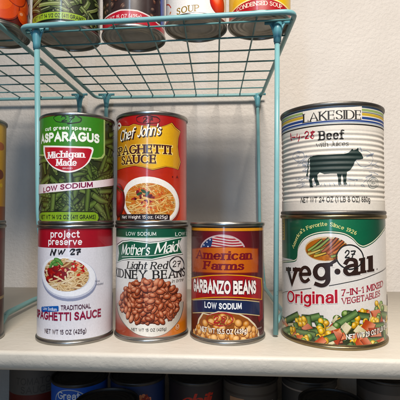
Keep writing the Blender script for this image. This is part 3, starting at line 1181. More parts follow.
# ================================================================== 5  garbanzo beans
def can_garbanzo():
    rnd = random.Random(41)
    t, b = food_can('dark maroon can of garbanzo beans with flag emblem, standing alone',
                    27.9, 436, 0, 38, 114, ON_SHELF)
    a = Art(b + .15, 114, 227.3, 36.8, 221, 346.3, df=398)
    a.cut = None
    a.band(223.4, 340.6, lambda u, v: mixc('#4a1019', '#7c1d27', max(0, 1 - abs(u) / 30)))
    a.band(223.4, 226.6, '#16090c')
    a.band(226.6, 229.6, '#d08a34')
    a.band(229.6, 230.2, '#5a2a18')
    # flag in a half round
    fan = smooth_line([(202.4, 248), (203.6, 243.6), (207.6, 239), (213.6, 235.8), (222, 234.2), (230.6, 235.4), (237, 238.6), (241.4, 243), (243.4, 248)], 4)
    a.poly([((x - 223) * 1.06 + 223, (y - 248) * 1.08 + 248) for x, y in fan], '#b5a3a6', sub=3)
    a.poly(fan, '#c9b9b4', sub=3)
    a.set_clip_poly([(x, y + .4) for x, y in fan])
    for i in range(6):
        y = 234.6 + i * 2.7
        a.line([(200, y + 3), (210, y + .4), (220, y + 1.6), (232, y + 3.4), (246, y + 2)], 1.35, '#9c2432', .002)
    a.poly([(200, 232), (212, 232), (213.4, 240), (211, 249), (200, 249)], '#2b3a62', sub=2)
    for x, y in ((205, 244), (208, 241), (209, 245.5), (211, 238.6), (206, 247)):
        a.ell(x, y, .8, .8, '#dfe3ee', 0, 7, .002)
    a.clip = None
    # orange plaque
    pl = lambda o: [(192.4 - o, 248.6 - o), (205, 247.2 - o), (227, 246.4 - o), (245, 247 - o), (256.4 + o, 248 - o), (256.6 + o, 260), (256.2 + o, 271.2 + o), (244, 272 + o), (227, 272.4 + o),
                    (208, 272 + o), (192.8 - o, 271 + o), (192.4 - o, 260)]
    a.poly(pl(.9), '#7c2a1c', sub=3)
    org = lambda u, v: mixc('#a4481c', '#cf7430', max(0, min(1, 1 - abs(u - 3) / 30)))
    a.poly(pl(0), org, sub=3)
    a.text('American', 197, 250.5, 259.4, 250, '#6f1420', w=.25, c=.55, serif=.04, sp=.03, slant=.08)
    a.text('Farms', 204.4, 243, 269.8, 261, '#6f1420', w=.25, c=.55, serif=.04, sp=.04, slant=.08)
    # red banner
    bn = lambda o: [(190.6 - o, 279 - o), (200, 277 - o), (213, 275.6 - o), (227, 275 - o), (241, 275.4 - o), (252, 276.6 - o), (260 + o, 278.4 - o), (260.6 + o, 288), (260.2 + o, 298.6 + o),
                    (250, 297.8 + o), (238, 296.8 + o), (227, 296.6 + o), (214, 297 + o), (202, 298 + o), (190.6 - o, 299.6 + o), (190.2 - o, 289)]
    a.poly(bn(1), '#d6a04a', sub=3)
    a.poly(bn(0), '#9c1e24', sub=3)
    a.text('GARBANZO BEANS', 194, 254.6, 294.6, 280.8, '#f3ece6', w=.24, sp=.04, arch=1.4, outline='#43101a', ow=.05)
    # navy ribbon
    rb = [(193, 301), (205, 300.2), (227, 300), (245, 300.6), (258, 302), (258.4, 308), (258.2, 315), (245, 313.6), (227, 312.6), (205, 312.6), (193, 313.2), (192.6, 307)]
    a.poly([(257, 299), (262, 300), (262, 318), (257.6, 322), (255.4, 314)], '#7a1c26', sub=2)
    a.poly([(x, y + (.9 if y > 306 else -.9)) for x, y in rb], '#c9b78e', sub=3)
    a.poly(rb, '#1c2648', sub=3)
    a.text('LOW SODIUM', 205.6, 240.6, 309.6, 303.2, '#eef0f2', w=.22, sp=.09)
    # chick peas
    a.set_clip_poly([(170, 300), (290, 300), (290, 340.4), (170, 340.4)])
    heap = [(194, 340), (195, 334), (199, 329), (200.6, 321), (204.6, 314.4), (211, 316), (219, 312.6), (229, 313.4), (238, 314.8), (246, 319), (252, 325), (255.6, 332), (256.6, 340)]
    a.poly([((x - 226) * 1.05 + 226, y - 1.2) for x, y in heap], '#d9cdb4', sub=2)
    a.poly(heap, '#8a4c20', sub=2)
    for k in range(100):
        x, y = rnd.uniform(194, 257), rnd.uniform(315, 343)
        if y < 314 + abs(x - 225) ** 2 / 62 + 2.2:
            continue
        base = rnd.choice(['#d39a5e', '#dca76c', '#c98a4e', '#e2b47c'])
        bean(a, rnd, x, y, rnd.uniform(3.2, 4.2), rnd.uniform(.78, .95), rnd.uniform(0, 180), base, '#7a3f1a', mixc(base, '#f6dcb0', .42), .0008)
    a.clip = None
    a.text('NET WT 15.5 OZ (439g)', 201.5, 246, 334.6, 329.4, '#f2e8dc', w=.18, sp=.08, outline='#4d2a18', ow=.05)
    a.text('FRESH', 254, 260, 329, 327.4, '#c6b6b0', w=.14)
    a.build("label", PAPER, t)
    scrawl('handwritten_date', a, [loop(220.4, 319.8, 12, 7)] + hand('28', 214.6, 316.4, 5, 6.6), 1.4, '#a81c22', t)
    return t


# ================================================================== 6  beef can (upper right)
def can_beef():
    rnd = random.Random(51)

    def rib(v):
        if 11 < v < 78:
            s = min(1, (v - 11) / 4, (78 - v) / 4)
            return -.42 * s * (1 + sin(v * 2 * pi / 4.75)) * .9
        return 0.0
    t, b = food_can('large white ribbed can of beef with a black cow silhouette',
                    134.8, 434.6, 121.6, 51.2, 103.6, ON_SHELF, rim=DARKSTEEL, ribs=lambda z: rib(z) - .0)
    a = Art(b + .15, 103.6, 332.4, 52.3, 101, 215, df=384, rib=rib)
    a.cut = .6
    white = '#dcd5ca'
    a.band(104, 213.4, white)
    for y0, y1, c in ((104.4, 105.4, '#e4e2d8'), (105.4, 107.2, '#2b3c52'), (108, 110.6, '#8fa06a'), (111.2, 111.9, '#2b3c52'), (112.2, 115, '#c2a552'), (116.2, 118.7, '#34487c'), (119.8, 121.6, '#34487c'),
                      (122, 122.6, '#7f9ab0'), (123.6, 125, '#23221f')):
        a.band(y0, y1, c)
    a.poly([(306, 109), (330, 107.4), (361, 108), (361, 120.8), (330, 119.8), (306, 121)], white, sub=4)
    a.text('LAKESIDE', 306, 360.5, 119.4, 110, '#24221f', w=.17, c=.4, serif=.06, sp=.04)
    a.text('Beef', 321, 344.6, 139.4, 130, '#23211e', w=.25, c=.45, serif=.07, sp=.03)
    a.text('with Juices', 318.5, 348.5, 146.2, 141.2, '#4c4842', w=.12, c=.5, serif=.05, sp=.07)
    # pale engraved drawings around the animal
    for _ in range(46):
        side = rnd.random() < .5
        cx = rnd.uniform(299, 314) if side else rnd.uniform(346, 374)
        cy = rnd.uniform(151, 186)
        a.line([(cx + rnd.uniform(-5, 5), cy + rnd.uniform(-3, 3)) for _ in range(4)], .35, rnd.choice(['#9aa2ae', '#a9aeb6', '#8f98a8']), .002)
    a.line(loop(301, 155, 6, 5), .4, '#8d97a8', .002)
    a.line(loop(363, 160, 8, 8), .4, '#9aa2ae', .002)
    a.line(loop(371, 184, 5.2, 5.4, 0, 360), .6, '#7e8580', .002)
    a.line(loop(371, 184, 3.6, 3.8, 0, 360), .4, '#7e8580', .002)
    a.text('USDA', 368.6, 373.4, 185.4, 182.8, '#6c736e', w=.14)
    for i in range(9):
        x = 318 + i * 4.4
        a.line([(x, 186), (x + rnd.uniform(-2, 2), 183.4)], .35, '#8d97a8', .002)
    # cow
    cow = '#1c2e2a'
    body = [(312.6, 157.4), (315, 155.2), (320, 154.6), (328, 154.8), (337, 154.6), (344, 154.6), (348, 153.6), (350.4, 151.4), (351.6, 149.6), (353, 151.2), (355.4, 150.6), (357, 148.6), (357.4, 151.2),
            (358.2, 152.6), (360.6, 156), (362, 158.4), (361.2, 160), (358.6, 160.4), (355.6, 160.4), (353.6, 163), (352, 167.4), (349.4, 170.6), (346.6, 172.4), (346.2, 177), (345.8, 182.6),
            (346.6, 184.8), (343.4, 185), (343, 178), (342, 174.6), (341.2, 178), (341, 183.4), (341.4, 184.8), (338.6, 185), (338.4, 178), (337.4, 173.8), (332, 173.6), (326, 174), (321.6, 172),
            (319.4, 174.6), (319.4, 179), (321.4, 184.6), (318.4, 185.4), (316.4, 179.4), (315.6, 177), (314.2, 179), (314.8, 185.4), (315.4, 187), (312.4, 187), (311.4, 180), (312.2, 174), (312.4, 166), (312.2, 160)]
    a.poly(body, cow, sub=2)
    a.line([(313.4, 156.4), (311.2, 158.6), (310.6, 164), (310.4, 170), (309.6, 173.6)], 1.1, cow, .004)
    a.ell(309.6, 174.4, 1, 1.9, cow, 10, 10)
    a.text('NET WT 24 OZ (1 LB 8 OZ) 680g', 303, 367.5, 202.6, 196.8, '#4a4640', w=.16, sp=.07)
    a.build('label', MATTE, t, a.cut)
    sc = hand('1', 292, 131.4, 3.4, 6.6) + hand('-', 294.6, 132, 3.4, 6) + hand('4', 299, 131.6, 4, 7.6) + hand('-', 304, 132, 2.6, 6) + hand('28', 307.6, 129.8, 4, 7, .3)
    scrawl('handwritten_date', a, sc, 1.15, '#a82838', t)
    return t


# ================================================================== 7  mixed vegetables (lower right)
def can_vegetables():
    rnd = random.Random(61)
    t, b = food_can('large green and white can of mixed vegetables under the beef can',
                    134.8, 435, 0, 51.6, 121.4, ON_SHELF, rim=GOLDTIN, tin=GOLDTIN)
    a = Art(b + .05, 121.4, 334, 53.4, 214.6, 351, df=384)
    a.cut = None
    a.band(219, 345.4, '#ddd8d2')
    a.band(219, 263, '#0f5138', a0=-180)
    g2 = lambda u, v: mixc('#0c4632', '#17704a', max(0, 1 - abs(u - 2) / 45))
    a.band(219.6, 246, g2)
    # white lower field sweeping up on the right, arch in the middle
    wf = [(250, 266), (277, 264.6), (286, 263.6), (297, 262.4), (300, 259), (300.6, 252), (302.4, 246.4), (307, 240), (314, 235.6), (323, 233), (334, 232.4), (345, 234), (352.6, 238.4), (357, 243.4),
          (360, 245.6), (364, 246), (372, 241.6), (380, 234), (385, 228.6), (392, 226), (440, 222)]
    wf = smooth_line(wf, 4)
    low = [(440, 330), (250, 330)]
    a.poly([(x, y - 1.5) for x, y in wf] + low, '#0a3727', sub=3)
    a.poly([(x, y - .9) for x, y in wf] + low, '#d9d9c0', sub=3)
    a.poly([(x, y + .2) for x, y in wf] + low, '#0e4a34', sub=3)
    a.poly([(x, y + 1.2) for x, y in wf] + low, '#ddd8d2', sub=3)
    # arch lettering
    P0, P1, P2, P3 = a.m((296.4, 250)), a.m((306, 233)), a.m((330, 226)), a.m((356, 235))
    C = smooth_line([P0, P1, P2, P3], 10)
    D = [0]
    for i in range(1, len(C)):
        D.append(D[-1] + hypot(C[i][0] - C[i - 1][0], C[i][1] - C[i - 1][1]))

    def arc_path(tt, y):
        s = max(0, min(.9999, tt)) * D[-1]
        i = max(k for k in range(len(D) - 1) if D[k] <= s)
        f = (s - D[i]) / (D[i + 1] - D[i])
        dx, dy = C[i + 1][0] - C[i][0], C[i + 1][1] - C[i][1]
        l = hypot(dx, dy)
        return (C[i][0] + dx * f - dy / l * y * 3.6, C[i][1] + dy * f + dx / l * y * 3.6)
    a.text("America's Favorite Since 1926", 300, 360, 230, 226, '#e6dd9a', w=.16, c=.6, serif=.05, sp=.12, path=arc_path)
    # yellow strip at the left
    a.poly([(281.2, 217), (286, 217), (286, 241), (281.2, 241)], '#a98f34', sub=2)
    for k in range(6):
        a.poly([(282.6, 223 + k * 2.8), (284.8, 223 + k * 2.8), (284.8, 224.6 + k * 2.8), (282.6, 224.6 + k * 2.8)], '#5d4d1c', 0.003)
    # basket of vegetables
    a.ell(328, 249.5, 22.4, 12.6, '#c9b492', 3, 36)
    a.ell(328, 250, 21.4, 11.4, '#a8683a', 3, 36)
    a.set_clip_ell(328, 249, 21.6, 12.6, 3)
    for _ in range(60):
        a.ell(rnd.uniform(308, 350), rnd.uniform(250, 262), rnd.uniform(1, 2.6), rnd.uniform(.5, 1.2), rnd.choice(['#8a4f28', '#b87a44', '#9c5e32', '#c98f54', '#7a4220']), rnd.uniform(-30, 30), 8, .0012)
    for x, y, dx, dy, w, c in ((316, 252, 14, -12, 3.2, '#5c8f3c'), (312, 251, 12, -10, 2.4, '#79a850'), (319, 254, 16, -11, 2.8, '#93b25e'), (326, 252, 12, -13, 3.4, '#9c3024'), (331, 253, 12, -11, 3.2, '#b4472c'),
                              (336, 253, 11, -8, 2.8, '#c8602f'), (340, 254, 8, -5, 2.6, '#8a2a20'), (312, 255, 10, -4, 2.6, '#d7c06a'), (318, 257, 9, -3, 2.6, '#d9b94e'), (334, 257, 9, -3, 2.4, '#6d963f')):
        a.line([(x, y), (x + dx * .5, y + dy * .45), (x + dx, y + dy)], w + .6, '#3c2414', .002)
        a.gline([(x, y), (x + dx * .5, y + dy * .45), (x + dx, y + dy)], w, mixc(c, '#d9c49a', .3), mixc(c, '#4a2a14', .6), .002, True, lambda q: 1.1 - .5 * q)
    a.clip = None
    # big name, climbing to the right
    dk = '#2b1a14'
    blob = smooth_line(loop(350, 257, 11.6, 11.8, 0, 360, 10), 3)
    a.poly(blob[:-1], '#ddd8d2')
    for ol, cc in ((1, '#ddd8d2'), (0, dk)):
        for ch, x0, x1, yb, w in (('v', 288.6, 301.4, 288, .2), ('e', 301.8, 314.6, 285.4, .175), ('g', 315.6, 332, 282.4, .2), ('a', 343, 357.4, 276, .175)):
            a.text(ch, x0 - ol, x1 + ol, yb + ol * .5, yb - 24.6, cc, w=w + ol * .06, c=.8, sp=0, rise=1.8, serif=.02)
        for x, yt, yb in ((359, 257.4, 272.8), (366.4, 255.2, 271)):
            q = [(x, yt + .6), (x + 5, yt - .6), (x + 5, yb - 3), (x + 6.2, yb - 3.2), (x + 6.2, yb - .7), (x - .8, yb + .7), (x - .8, yb - 1.6), (x + .4, yb - 1.8), (x + .4, yt + 3), (x - .8, yt + 3.2), (x - .8, yt + .9)]
            cx, cy = x + 2.6, (yt + yb) / 2
            a.poly([(cx + (u - cx) * (1 + ol * .3), cy + (v - cy) * (1 + ol * .08)) for u, v in q], cc)
        if not ol:
            a.line([(329, 266.4), (333, 264), (336.4, 261.4)], 3.0, dk)
    a.ell(338.6, 272, 2.9, 2.9, dk, 0, 20)
    a.ell(375.4, 268, .7, .7, dk, 0, 10)
    # thin rules
    a.line([(262, 299.4), (277, 296.4), (290, 294.2), (303, 292), (314, 290)], .55, '#2b2420', .004)
    a.line([(331, 286.6), (345, 283), (360, 278.6), (374, 272.6), (386, 266)], .55, '#2b2420', .004)
    a.text('Original', 289, 338.4, 306.4, 293.6, '#b01a2c', w=.2, c=.75, sp=.07, rise=7.2, outline='#f0ebe4', ow=.04)
    a.text('7-IN-1 MIXED', 341.6, 381.4, 291.4, 285.2, '#a32838', w=.15, c=.6, serif=.03, sp=.09, rise=7.4)
    a.text('VEGETABLES', 342, 378, 300.2, 294.2, '#a32838', w=.15, c=.6, serif=.03, sp=.09, rise=6.4)
    zmark = a.z
    # heap of diced vegetables right round
    a.band(330, 345.2, '#2a3018', a0=-75, a1=75)

    def crest(x):
        return 324.5 - (x - 283) * .14 - max(0, x - 335) * .26 - 2.6 * sin((x - 285) / 9.)
    k = a.scale()
    a.set_clip_poly([(200, 280), (470, 280), (470, 345.2), (200, 345.2)])
    pieces = []
    for _ in range(150):
        x = rnd.uniform(272, 397)
        cr = crest(x)
        y = rnd.uniform(cr, 346)
        pieces.append((y + rnd.uniform(-4, 4), x, y))
    pieces.sort()
    for _, x, y in pieces:
        kind = rnd.random()
        ro = rnd.uniform(0, 180)
        if kind < .2:
            c = rnd.choice(['#3a5c2e', '#2b4a25', '#466c38'])
            d = rnd.choice([rnd.uniform(-.9, .3), rnd.uniform(.9, 1.6)])
            L = rnd.uniform(10, 16)
            p = [(x, y), (x + L * cos(d) * .5, y + L * sin(d) * .5), (x + L * cos(d), y + L * sin(d))]
            a.line(p, 7.4, '#18220f', .0005)
            a.gline(p, 6.6, mixc(c, '#9cb67c', .4), mixc(c, '#101a0c', .55), .0005, True, None, rnd.uniform(-.2, .2))
        elif kind < .52:
            c, e = rnd.choice([('#c8512c', '#6d2412'), ('#d4663a', '#7a2c16'), ('#b94428', '#5c1c10'), ('#d2cba8', '#7d7048'), ('#dad3b6', '#8f8258')])
            s = rnd.uniform(6.0, 9.0)
            el = rnd.uniform(.62, .95)
            q = []
            for i in range(4):
                an = radians(45 + 90 * i + rnd.uniform(-9, 9))
                px, py = s * cos(an), s * el * sin(an)
                q.append((x + px * cos(radians(ro)) - py * sin(radians(ro)), y + px * sin(radians(ro)) + py * cos(radians(ro))))
            cx, cy = sum(p[0] for p in q) / 4, sum(p[1] for p in q) / 4
            a.poly([(cx + (p[0] - cx) * 1.09, cy + .5 + (p[1] - cy) * 1.1) for p in q], e, .0005)
            u0, v0 = a.m((cx, cy))
            gx, gy = cos(rnd.uniform(0, 6)), sin(rnd.uniform(0, 6))
            fa, fb = mixc(c, '#fbe9cc', .28), mixc(c, e, .4)
            a.poly(q, lambda u, v, u0=u0, v0=v0, gx=gx, gy=gy, fa=fa, fb=fb: mixc(fa, fb, max(0, min(1, .5 + ((u - u0) * gx + (v - v0) * gy) / 9))), .0005, 2)
            # second visible face of the dice
            w2 = [q[0], q[1], (q[1][0] + (cx - q[1][0]) * .35, q[1][1] + 2.4), (q[0][0] + (cx - q[0][0]) * .35, q[0][1] + 2.4)]
            a.poly(w2, mixc(c, e, .35), .0005)
        elif kind < .78:
            c = rnd.choice(['#5b7c34', '#4b6e2c', '#6c8d40'])
            bean(a, rnd, x, y, rnd.uniform(3.2, 4.0), .95, ro, c, '#1d2c12', mixc(c, '#d5e0a8', .5), .0005)
        else:
            for _k in range(3):
                c = rnd.choice(['#e0b238', '#e8c050', '#d6a22e'])
                bean(a, rnd, x + rnd.uniform(-4, 4), y + rnd.uniform(-3, 3), rnd.uniform(2.8, 3.6), .84, rnd.uniform(0, 180), c, '#7a5414', mixc(c, '#fbf2bc', .5), .0005)
    a.clip = None
    a.text('NET WT 29 OZ (1 LB 13 OZ)', 345.6, 386, 333.6, 328.6, '#f2eee6', w=.18, sp=.08, rise=6.5, outline='#20160f', ow=.06)
    a.build("label", PAPER, t)
    h = Art(a.r, a.H, a.xc, a.hw, a.ytop, a.ybot, a.yh, a.df)
    h.z = zmark + .012
    for s in [loop(350, 257, 12, 12.2, 60, 425)] + hand('27', 345.4, 250.6, 4.2, 7):
        h.line(s, 1.15, '#15130f', .006, True, 1.0, .6)
    h.build('handwritten_date', MARKER, t)
    return t


# ================================================================== cans at the left edge
def can_yellow():
    rnd = random.Random(71)
    t, b = food_can('yellow can cut off by the left edge, above the dark red can', -233, 421, 112.3, 37.6, 103, ON_SHELF)
    a = Art(b + .15, 103, -33, 37, 122, 222, df=383)
    a.cut = None
    a.band(125, 219, lambda u, v: mixc('#c98f24', '#e0ae38', max(0, min(1, v / 100))))
    a.band(205, 219, '#8f4a1c')
    a.ell(-4, 176, 9, 5, '#7a3a18', 0, 18)
    a.ell(-3, 150, 8, 4, '#b9601e', 0, 18)
    a.text('CORN', -56, -8, 165, 148, '#8a1c1c', w=.2)
    for _ in range(40):
        a.ell(rnd.uniform(-66, 2), rnd.uniform(180, 203), 2.6, 2, rnd.choice(['#e8c352', '#d9a83a', '#c48f28']), rnd.uniform(0, 180), 10, .0012)
    a.build('label', PAPER, t)


def can_darkred():
    t, b = food_can('dark red can cut off by the left edge, below the yellow can', -233, 421, 0, 38, 112, ON_SHELF)
    a = Art(b + .15, 112, -33, 37.4, 223, 345, df=383)
    a.cut = None
    a.band(226, 341, lambda u, v: mixc('#2b1518', '#6b1f22', max(0, min(1, v / 90))))
    a.band(226, 238, '#74241f')
    a.band(300, 303, '#a38a62')
    a.text('BEANS', -60, -6, 270, 252, '#d9cdb8', w=.2)
    a.build('label', PAPER, t)


# ================================================================== cans on top of the racks: only their feet show in the photo
ZT = 322.4


def top_can(label, x, y, R, H, x0, x1, y0=-60, y1=25):
    t, b = food_can(label, x, y, ZT, R, H, IN_RACK_TOP, rim=STEEL)
    hw = (x1 - x0) / 2
    k = 2 * b / (x1 - x0)
    a = Art(b + .15, H, (x0 + x1) / 2, hw, y1 - H / k, y1, yh=216, df=max(360, y - R))
    a.yh = y1   # the foot of the label is read straight on
    a.cut = None
    return t, a


def cans_on_top():
    rnd = random.Random(81)
    # tomatoes
    t, a = top_can('can printed with orange red tomatoes, on top of the left rack', -231, 470, 38, 111, -33, 32, y1=29)
    a.band(a.ytop + 4, 24.4, lambda u, v: mixc('#4a1414', '#8a2a1c', max(0, min(1, v / 60))))
    a.set_clip_poly([(-60, -80), (60, -80), (60, 24.2), (-60, 24.2)])
    for _ in range(60):
        x, y = rnd.uniform(-40, 36), rnd.uniform(-60, 22)
        r = rnd.uniform(6, 10)
        a.ell(x, y, r, r * .92, '#7a1c12', 0, 18, .002)
        a.ell(x - .3, y - .4, r * .93, r * .85, rnd.choice(['#d2492a', '#c53d22', '#dc5a34']), 0, 18, .002)
        a.ell(x - r * .2, y - r * .3, r * .55, r * .45, '#e8835c', 20, 14, .002)
        a.ell(x - r * .3, y - r * .4, r * .2, r * .14, '#f6d2bc', 20, 10, .002)
    for x, y, r in ((6, 8, 17), (24.6, 15.4, 7.6), (18, -4, 12)):
        a.ell(x, y, r, r * .95, '#8a2414', 0, 26, .002)
        a.ell(x - .4, y - .4, r * .95, r * .9, '#d4502e', 0, 26, .002)
        a.ell(x - r * .15, y - r * .2, r * .66, r * .6, '#e0683f', 0, 22, .002)
        a.ell(x - r * .3, y - r * .35, r * .3, r * .2, '#f0a888', 25, 14, .002)
    a.clip = None
    a.band(24.4, 25.6, '#d8c3b4')
    a.build('label', PAPER, t)
    # green vegetables
    t, a = top_can('can with dark green print and a lime net weight band, on the rack', -152.5, 479, 38, 111, 33, 100, y1=26)
    a.band(a.ytop + 4, 21.6, '#232a17')
    a.set_clip_poly([(0, -80), (130, -80), (130, 21.4), (0, 21.4)])
    for _ in range(150):
        x, y = rnd.uniform(20, 115), rnd.uniform(-70, 22)
        d, L, w = rnd.uniform(-.8, 2.2), rnd.uniform(8, 18), rnd.uniform(2.6, 4.6)
        g = rnd.choice(['#4b5a30', '#5f6e3e', '#38461f', '#78824e', '#2d381b'])
        p = [(x, y), (x + L * .5 * cos(d) + 1, y + L * .5 * sin(d)), (x + L * cos(d), y + L * sin(d))]
        a.line(p, w + 1.2, '#12180b', .0012)
        a.line(p, w, g, .0012)
        a.line([(q[0] - .6, q[1] - .7) for q in p], w * .2, mixc(g, '#c6cba0', .5), .0012)
    a.clip = None
    pill = lambda o: [(34 - o, 14.4 - o), (50, 13.4 - o), (66, 13 - o), (80, 13.4 - o), (84 + o, 14.4), (85 + o, 17), (83.4 + o, 19.6 + o), (66, 19.8 + o), (50, 20 + o), (34 - o, 20.6 + o)]
    a.poly(pill(.9), '#1c2412', sub=3)
    a.poly(pill(0), '#93ac48', sub=3)
    a.text('NET WT 14 1/2 OZ (411 GRAMS)', 36, 83, 18.8, 14.6, '#16200c', w=.2, sp=.1)
    a.build('label', PAPER, t)
    # dark beans with red band
    t, a = top_can('dark can with a red net weight band and blue edge, on the rack', -76, 482, 36.5, 111, 103, 167, y1=26)
    a.band(a.ytop + 4, 22.6, '#2a1a18')
    for _ in range(120):
        base = rnd.choice(['#3a2420', '#4a2c24', '#2b1a1a', '#573428'])
        bean(a, rnd, rnd.uniform(95, 165), rnd.uniform(-60, 18), rnd.uniform(3, 4), .62, rnd.uniform(0, 180), base, '#120a0a', mixc(base, '#b0907c', .4), .001)
    a.poly([(96, 14), (108, 11), (122, 8.4), (138, 9), (150, 12), (158, 16), (175, 17), (175, 24), (96, 24)], '#d8c9c4', sub=3)
    a.poly([(96, 15.4), (108, 12.4), (122, 9.8), (138, 10.4), (150, 13.4), (158, 17.4), (175, 19), (175, 23.6), (96, 23.6)], '#b02634', sub=3)
    a.text('NET WT 15 OZ (425g)', 106, 142, 17.8, 13.4, '#f0d9d6', w=.14, sp=.12)
    a.poly([(160.5, -40), (166, -40), (166, 16), (161.5, 16)], '#2a4aa0', sub=3)
    a.poly([(166, -40), (190, -40), (190, 23), (166, 23)], '#e4e0de', sub=3)
    a.build('label', PAPER, t)
    # soup
    t, a = top_can('small white soup can with gold lettering on top of the rack', -4.2, 455, 34, 100, 166, 228, y1=17)
    a.band(a.ytop + 4, 14.2, '#e6e2de')
    a.band(a.ytop + 4, -36, '#b01c24')
    a.text('TOMATO', 172, 214, -8, -20, '#b01c24', w=.2)
    a.text('SOUP', 178, 200, 12.8, 6.2, '#8f7236', w=.2, c=.6, serif=.05, sp=.12, rise=1)
    a.ell(219, 0, 11, 12, '#8a1418', 0, 26)
    a.gell(218.6, -.6, 10.2, 11.4, '#f0937c', '#d2342c', '#9c1c1c', 0, 26, .004, (-.3, .35))
    a.line([(167, -4), (170, -1), (172, 3)], 1.2, '#c84a3c')
    a.ell(171.5, 8, 1.6, 1.2, '#c9825c', 30, 10)
    a.build('label', PAPER, t)
    # condensed soup
    t, a = top_can('small yellow can with red condensed soup band on the rack', 64, 449, 34, 100, 229, 291, y1=16)
    a.band(a.ytop + 4, 13.2, '#e4b93e')
    a.band(a.ytop + 4, -32, '#b01c24')
    a.text('CHICKEN', 236, 284, -14, -26, '#b01c24', w=.2)
    top = smooth_line([(224, 10), (232, 7), (244, 3.4), (260, 1.6), (276, 3.4), (288, 7), (297, 10)], 4)
    a.poly([(x, y - 1.5) for x, y in top] + [(297, 14), (224, 14)], '#f0dc9c')
    a.poly(top + [(297, 14), (224, 14)], '#ac1f26')
    a.text('CONDENSED SOUP', 238, 281.5, 8.6, 4.4, '#f4e6d2', w=.17, c=.6, serif=.04, sp=.08, arch=1.2)
    a.build('label', PAPER, t)


# ================================================================== cans in the dark under the shelf
def cans_below():
    rnd = random.Random(91)
    Z = -204

    def below(label, px, y, R, H, base):
        d = y * .999 - 220 * .038
        x = (px - 200) * d / 425
        t, b = food_can(label, x, y, Z, R, H, BELOW, rim=SHADETIN, tin=SHADETIN)
        a = Art(b + .15, H, 0, b, 0, H)
        a.yh = 0
        a.df = 1e6
        a.cut = None
        a.band(4.5, H - 4.5, base)  # label colours mostly darkened too, to carry the shade under the shelf
        return t, a
    t, a = below('shadowed grey label can under the shelf, left of the blue can', 36, 655, 38, 112, '#57534f')
    a.band(44, 112 - 4.5, '#5a1a14')
    a.text('TOMATOES', -26, 30, 30, 20, '#413e3c', w=.16)
    a.text('SAUCE', -20, 20, 42, 32, '#413e3c', w=.16)
    a.build('label', MATTE, t)
    t, a = below('bright blue can with a white oval name mark under the shelf', 80, 585, 38, 110, '#1a54b8')
    a.ell(-13, 21, 22, 15, '#b4bccb', 0, 30)
    a.ell(-13, 21, 20.6, 13.8, '#1c58bc', 0, 30)
    a.text('Great', -27, 0, 19, 9.5, '#dfe3ea', w=.15, sp=.06)
    a.text('Value', -26, -1, 31, 23, '#f2f4f8', w=.15, sp=.06)
    a.build('label', MATTE, t)
    t, a = below('dark blue can with reddish picture under the shelf, below the kidney beans', 138, 590, 38, 110, '#142a58')
    for _ in range(40):
        a.ell(rnd.gauss(4, 8), rnd.gauss(24, 4), rnd.uniform(2, 4), rnd.uniform(1.5, 2.6), rnd.choice(['#a8483c', '#8a3028', '#c88a70']), rnd.uniform(0, 180), 8, .0012)
    a.build('label', MATTE, t)
    t, a = below('can showing only its lid rim, between the two blue cans under the shelf', 107, 512, 38, 106.5, '#4a4a50')
    a.build('label', MATTE, t)
    t, a = below('black can with faint red script under the shelf, below the middle stack', 196, 590, 38, 110, '#241c1e')
    a.text('chili', -20, 18, 30, 14, '#b04038', w=.18, c=.5, slant=.25, sp=-.02, ang=.5)
    a.build('label', MATTE, t)
    t, a = below('grey brown can under the shelf, below the garbanzo beans', 250, 588, 38, 110, '#4a443e')
    a.band(14, 17, '#3c342f')
    a.poly([(-26, 20), (-8, 20), (-8, 40), (-26, 40)], '#9c7a62', sub=4)
    a.text('BEANS', 0, 30, 34, 24, '#d0c8c0', w=.18)
    a.build('label', MATTE, t)
    t, a = below('dim grey can under the shelf, left of the tan lid', 309, 592, 38, 110, '#383634')
    a.band(12, 14, '#8a8078')
    a.build('label', MATTE, t)
    t, a = below('can with a tan lid rim showing under the shelf, below the mixed vegetables', 331, 512, 38, 106.5, '#6d5c40')
    a.build('label', MATTE, t)
    t, a = below('dim can at the right edge under the shelf', 385, 590, 38, 110, '#403d3b')
    a.band(16, 30, '#5a5450')
    a.build('label', MATTE, t)


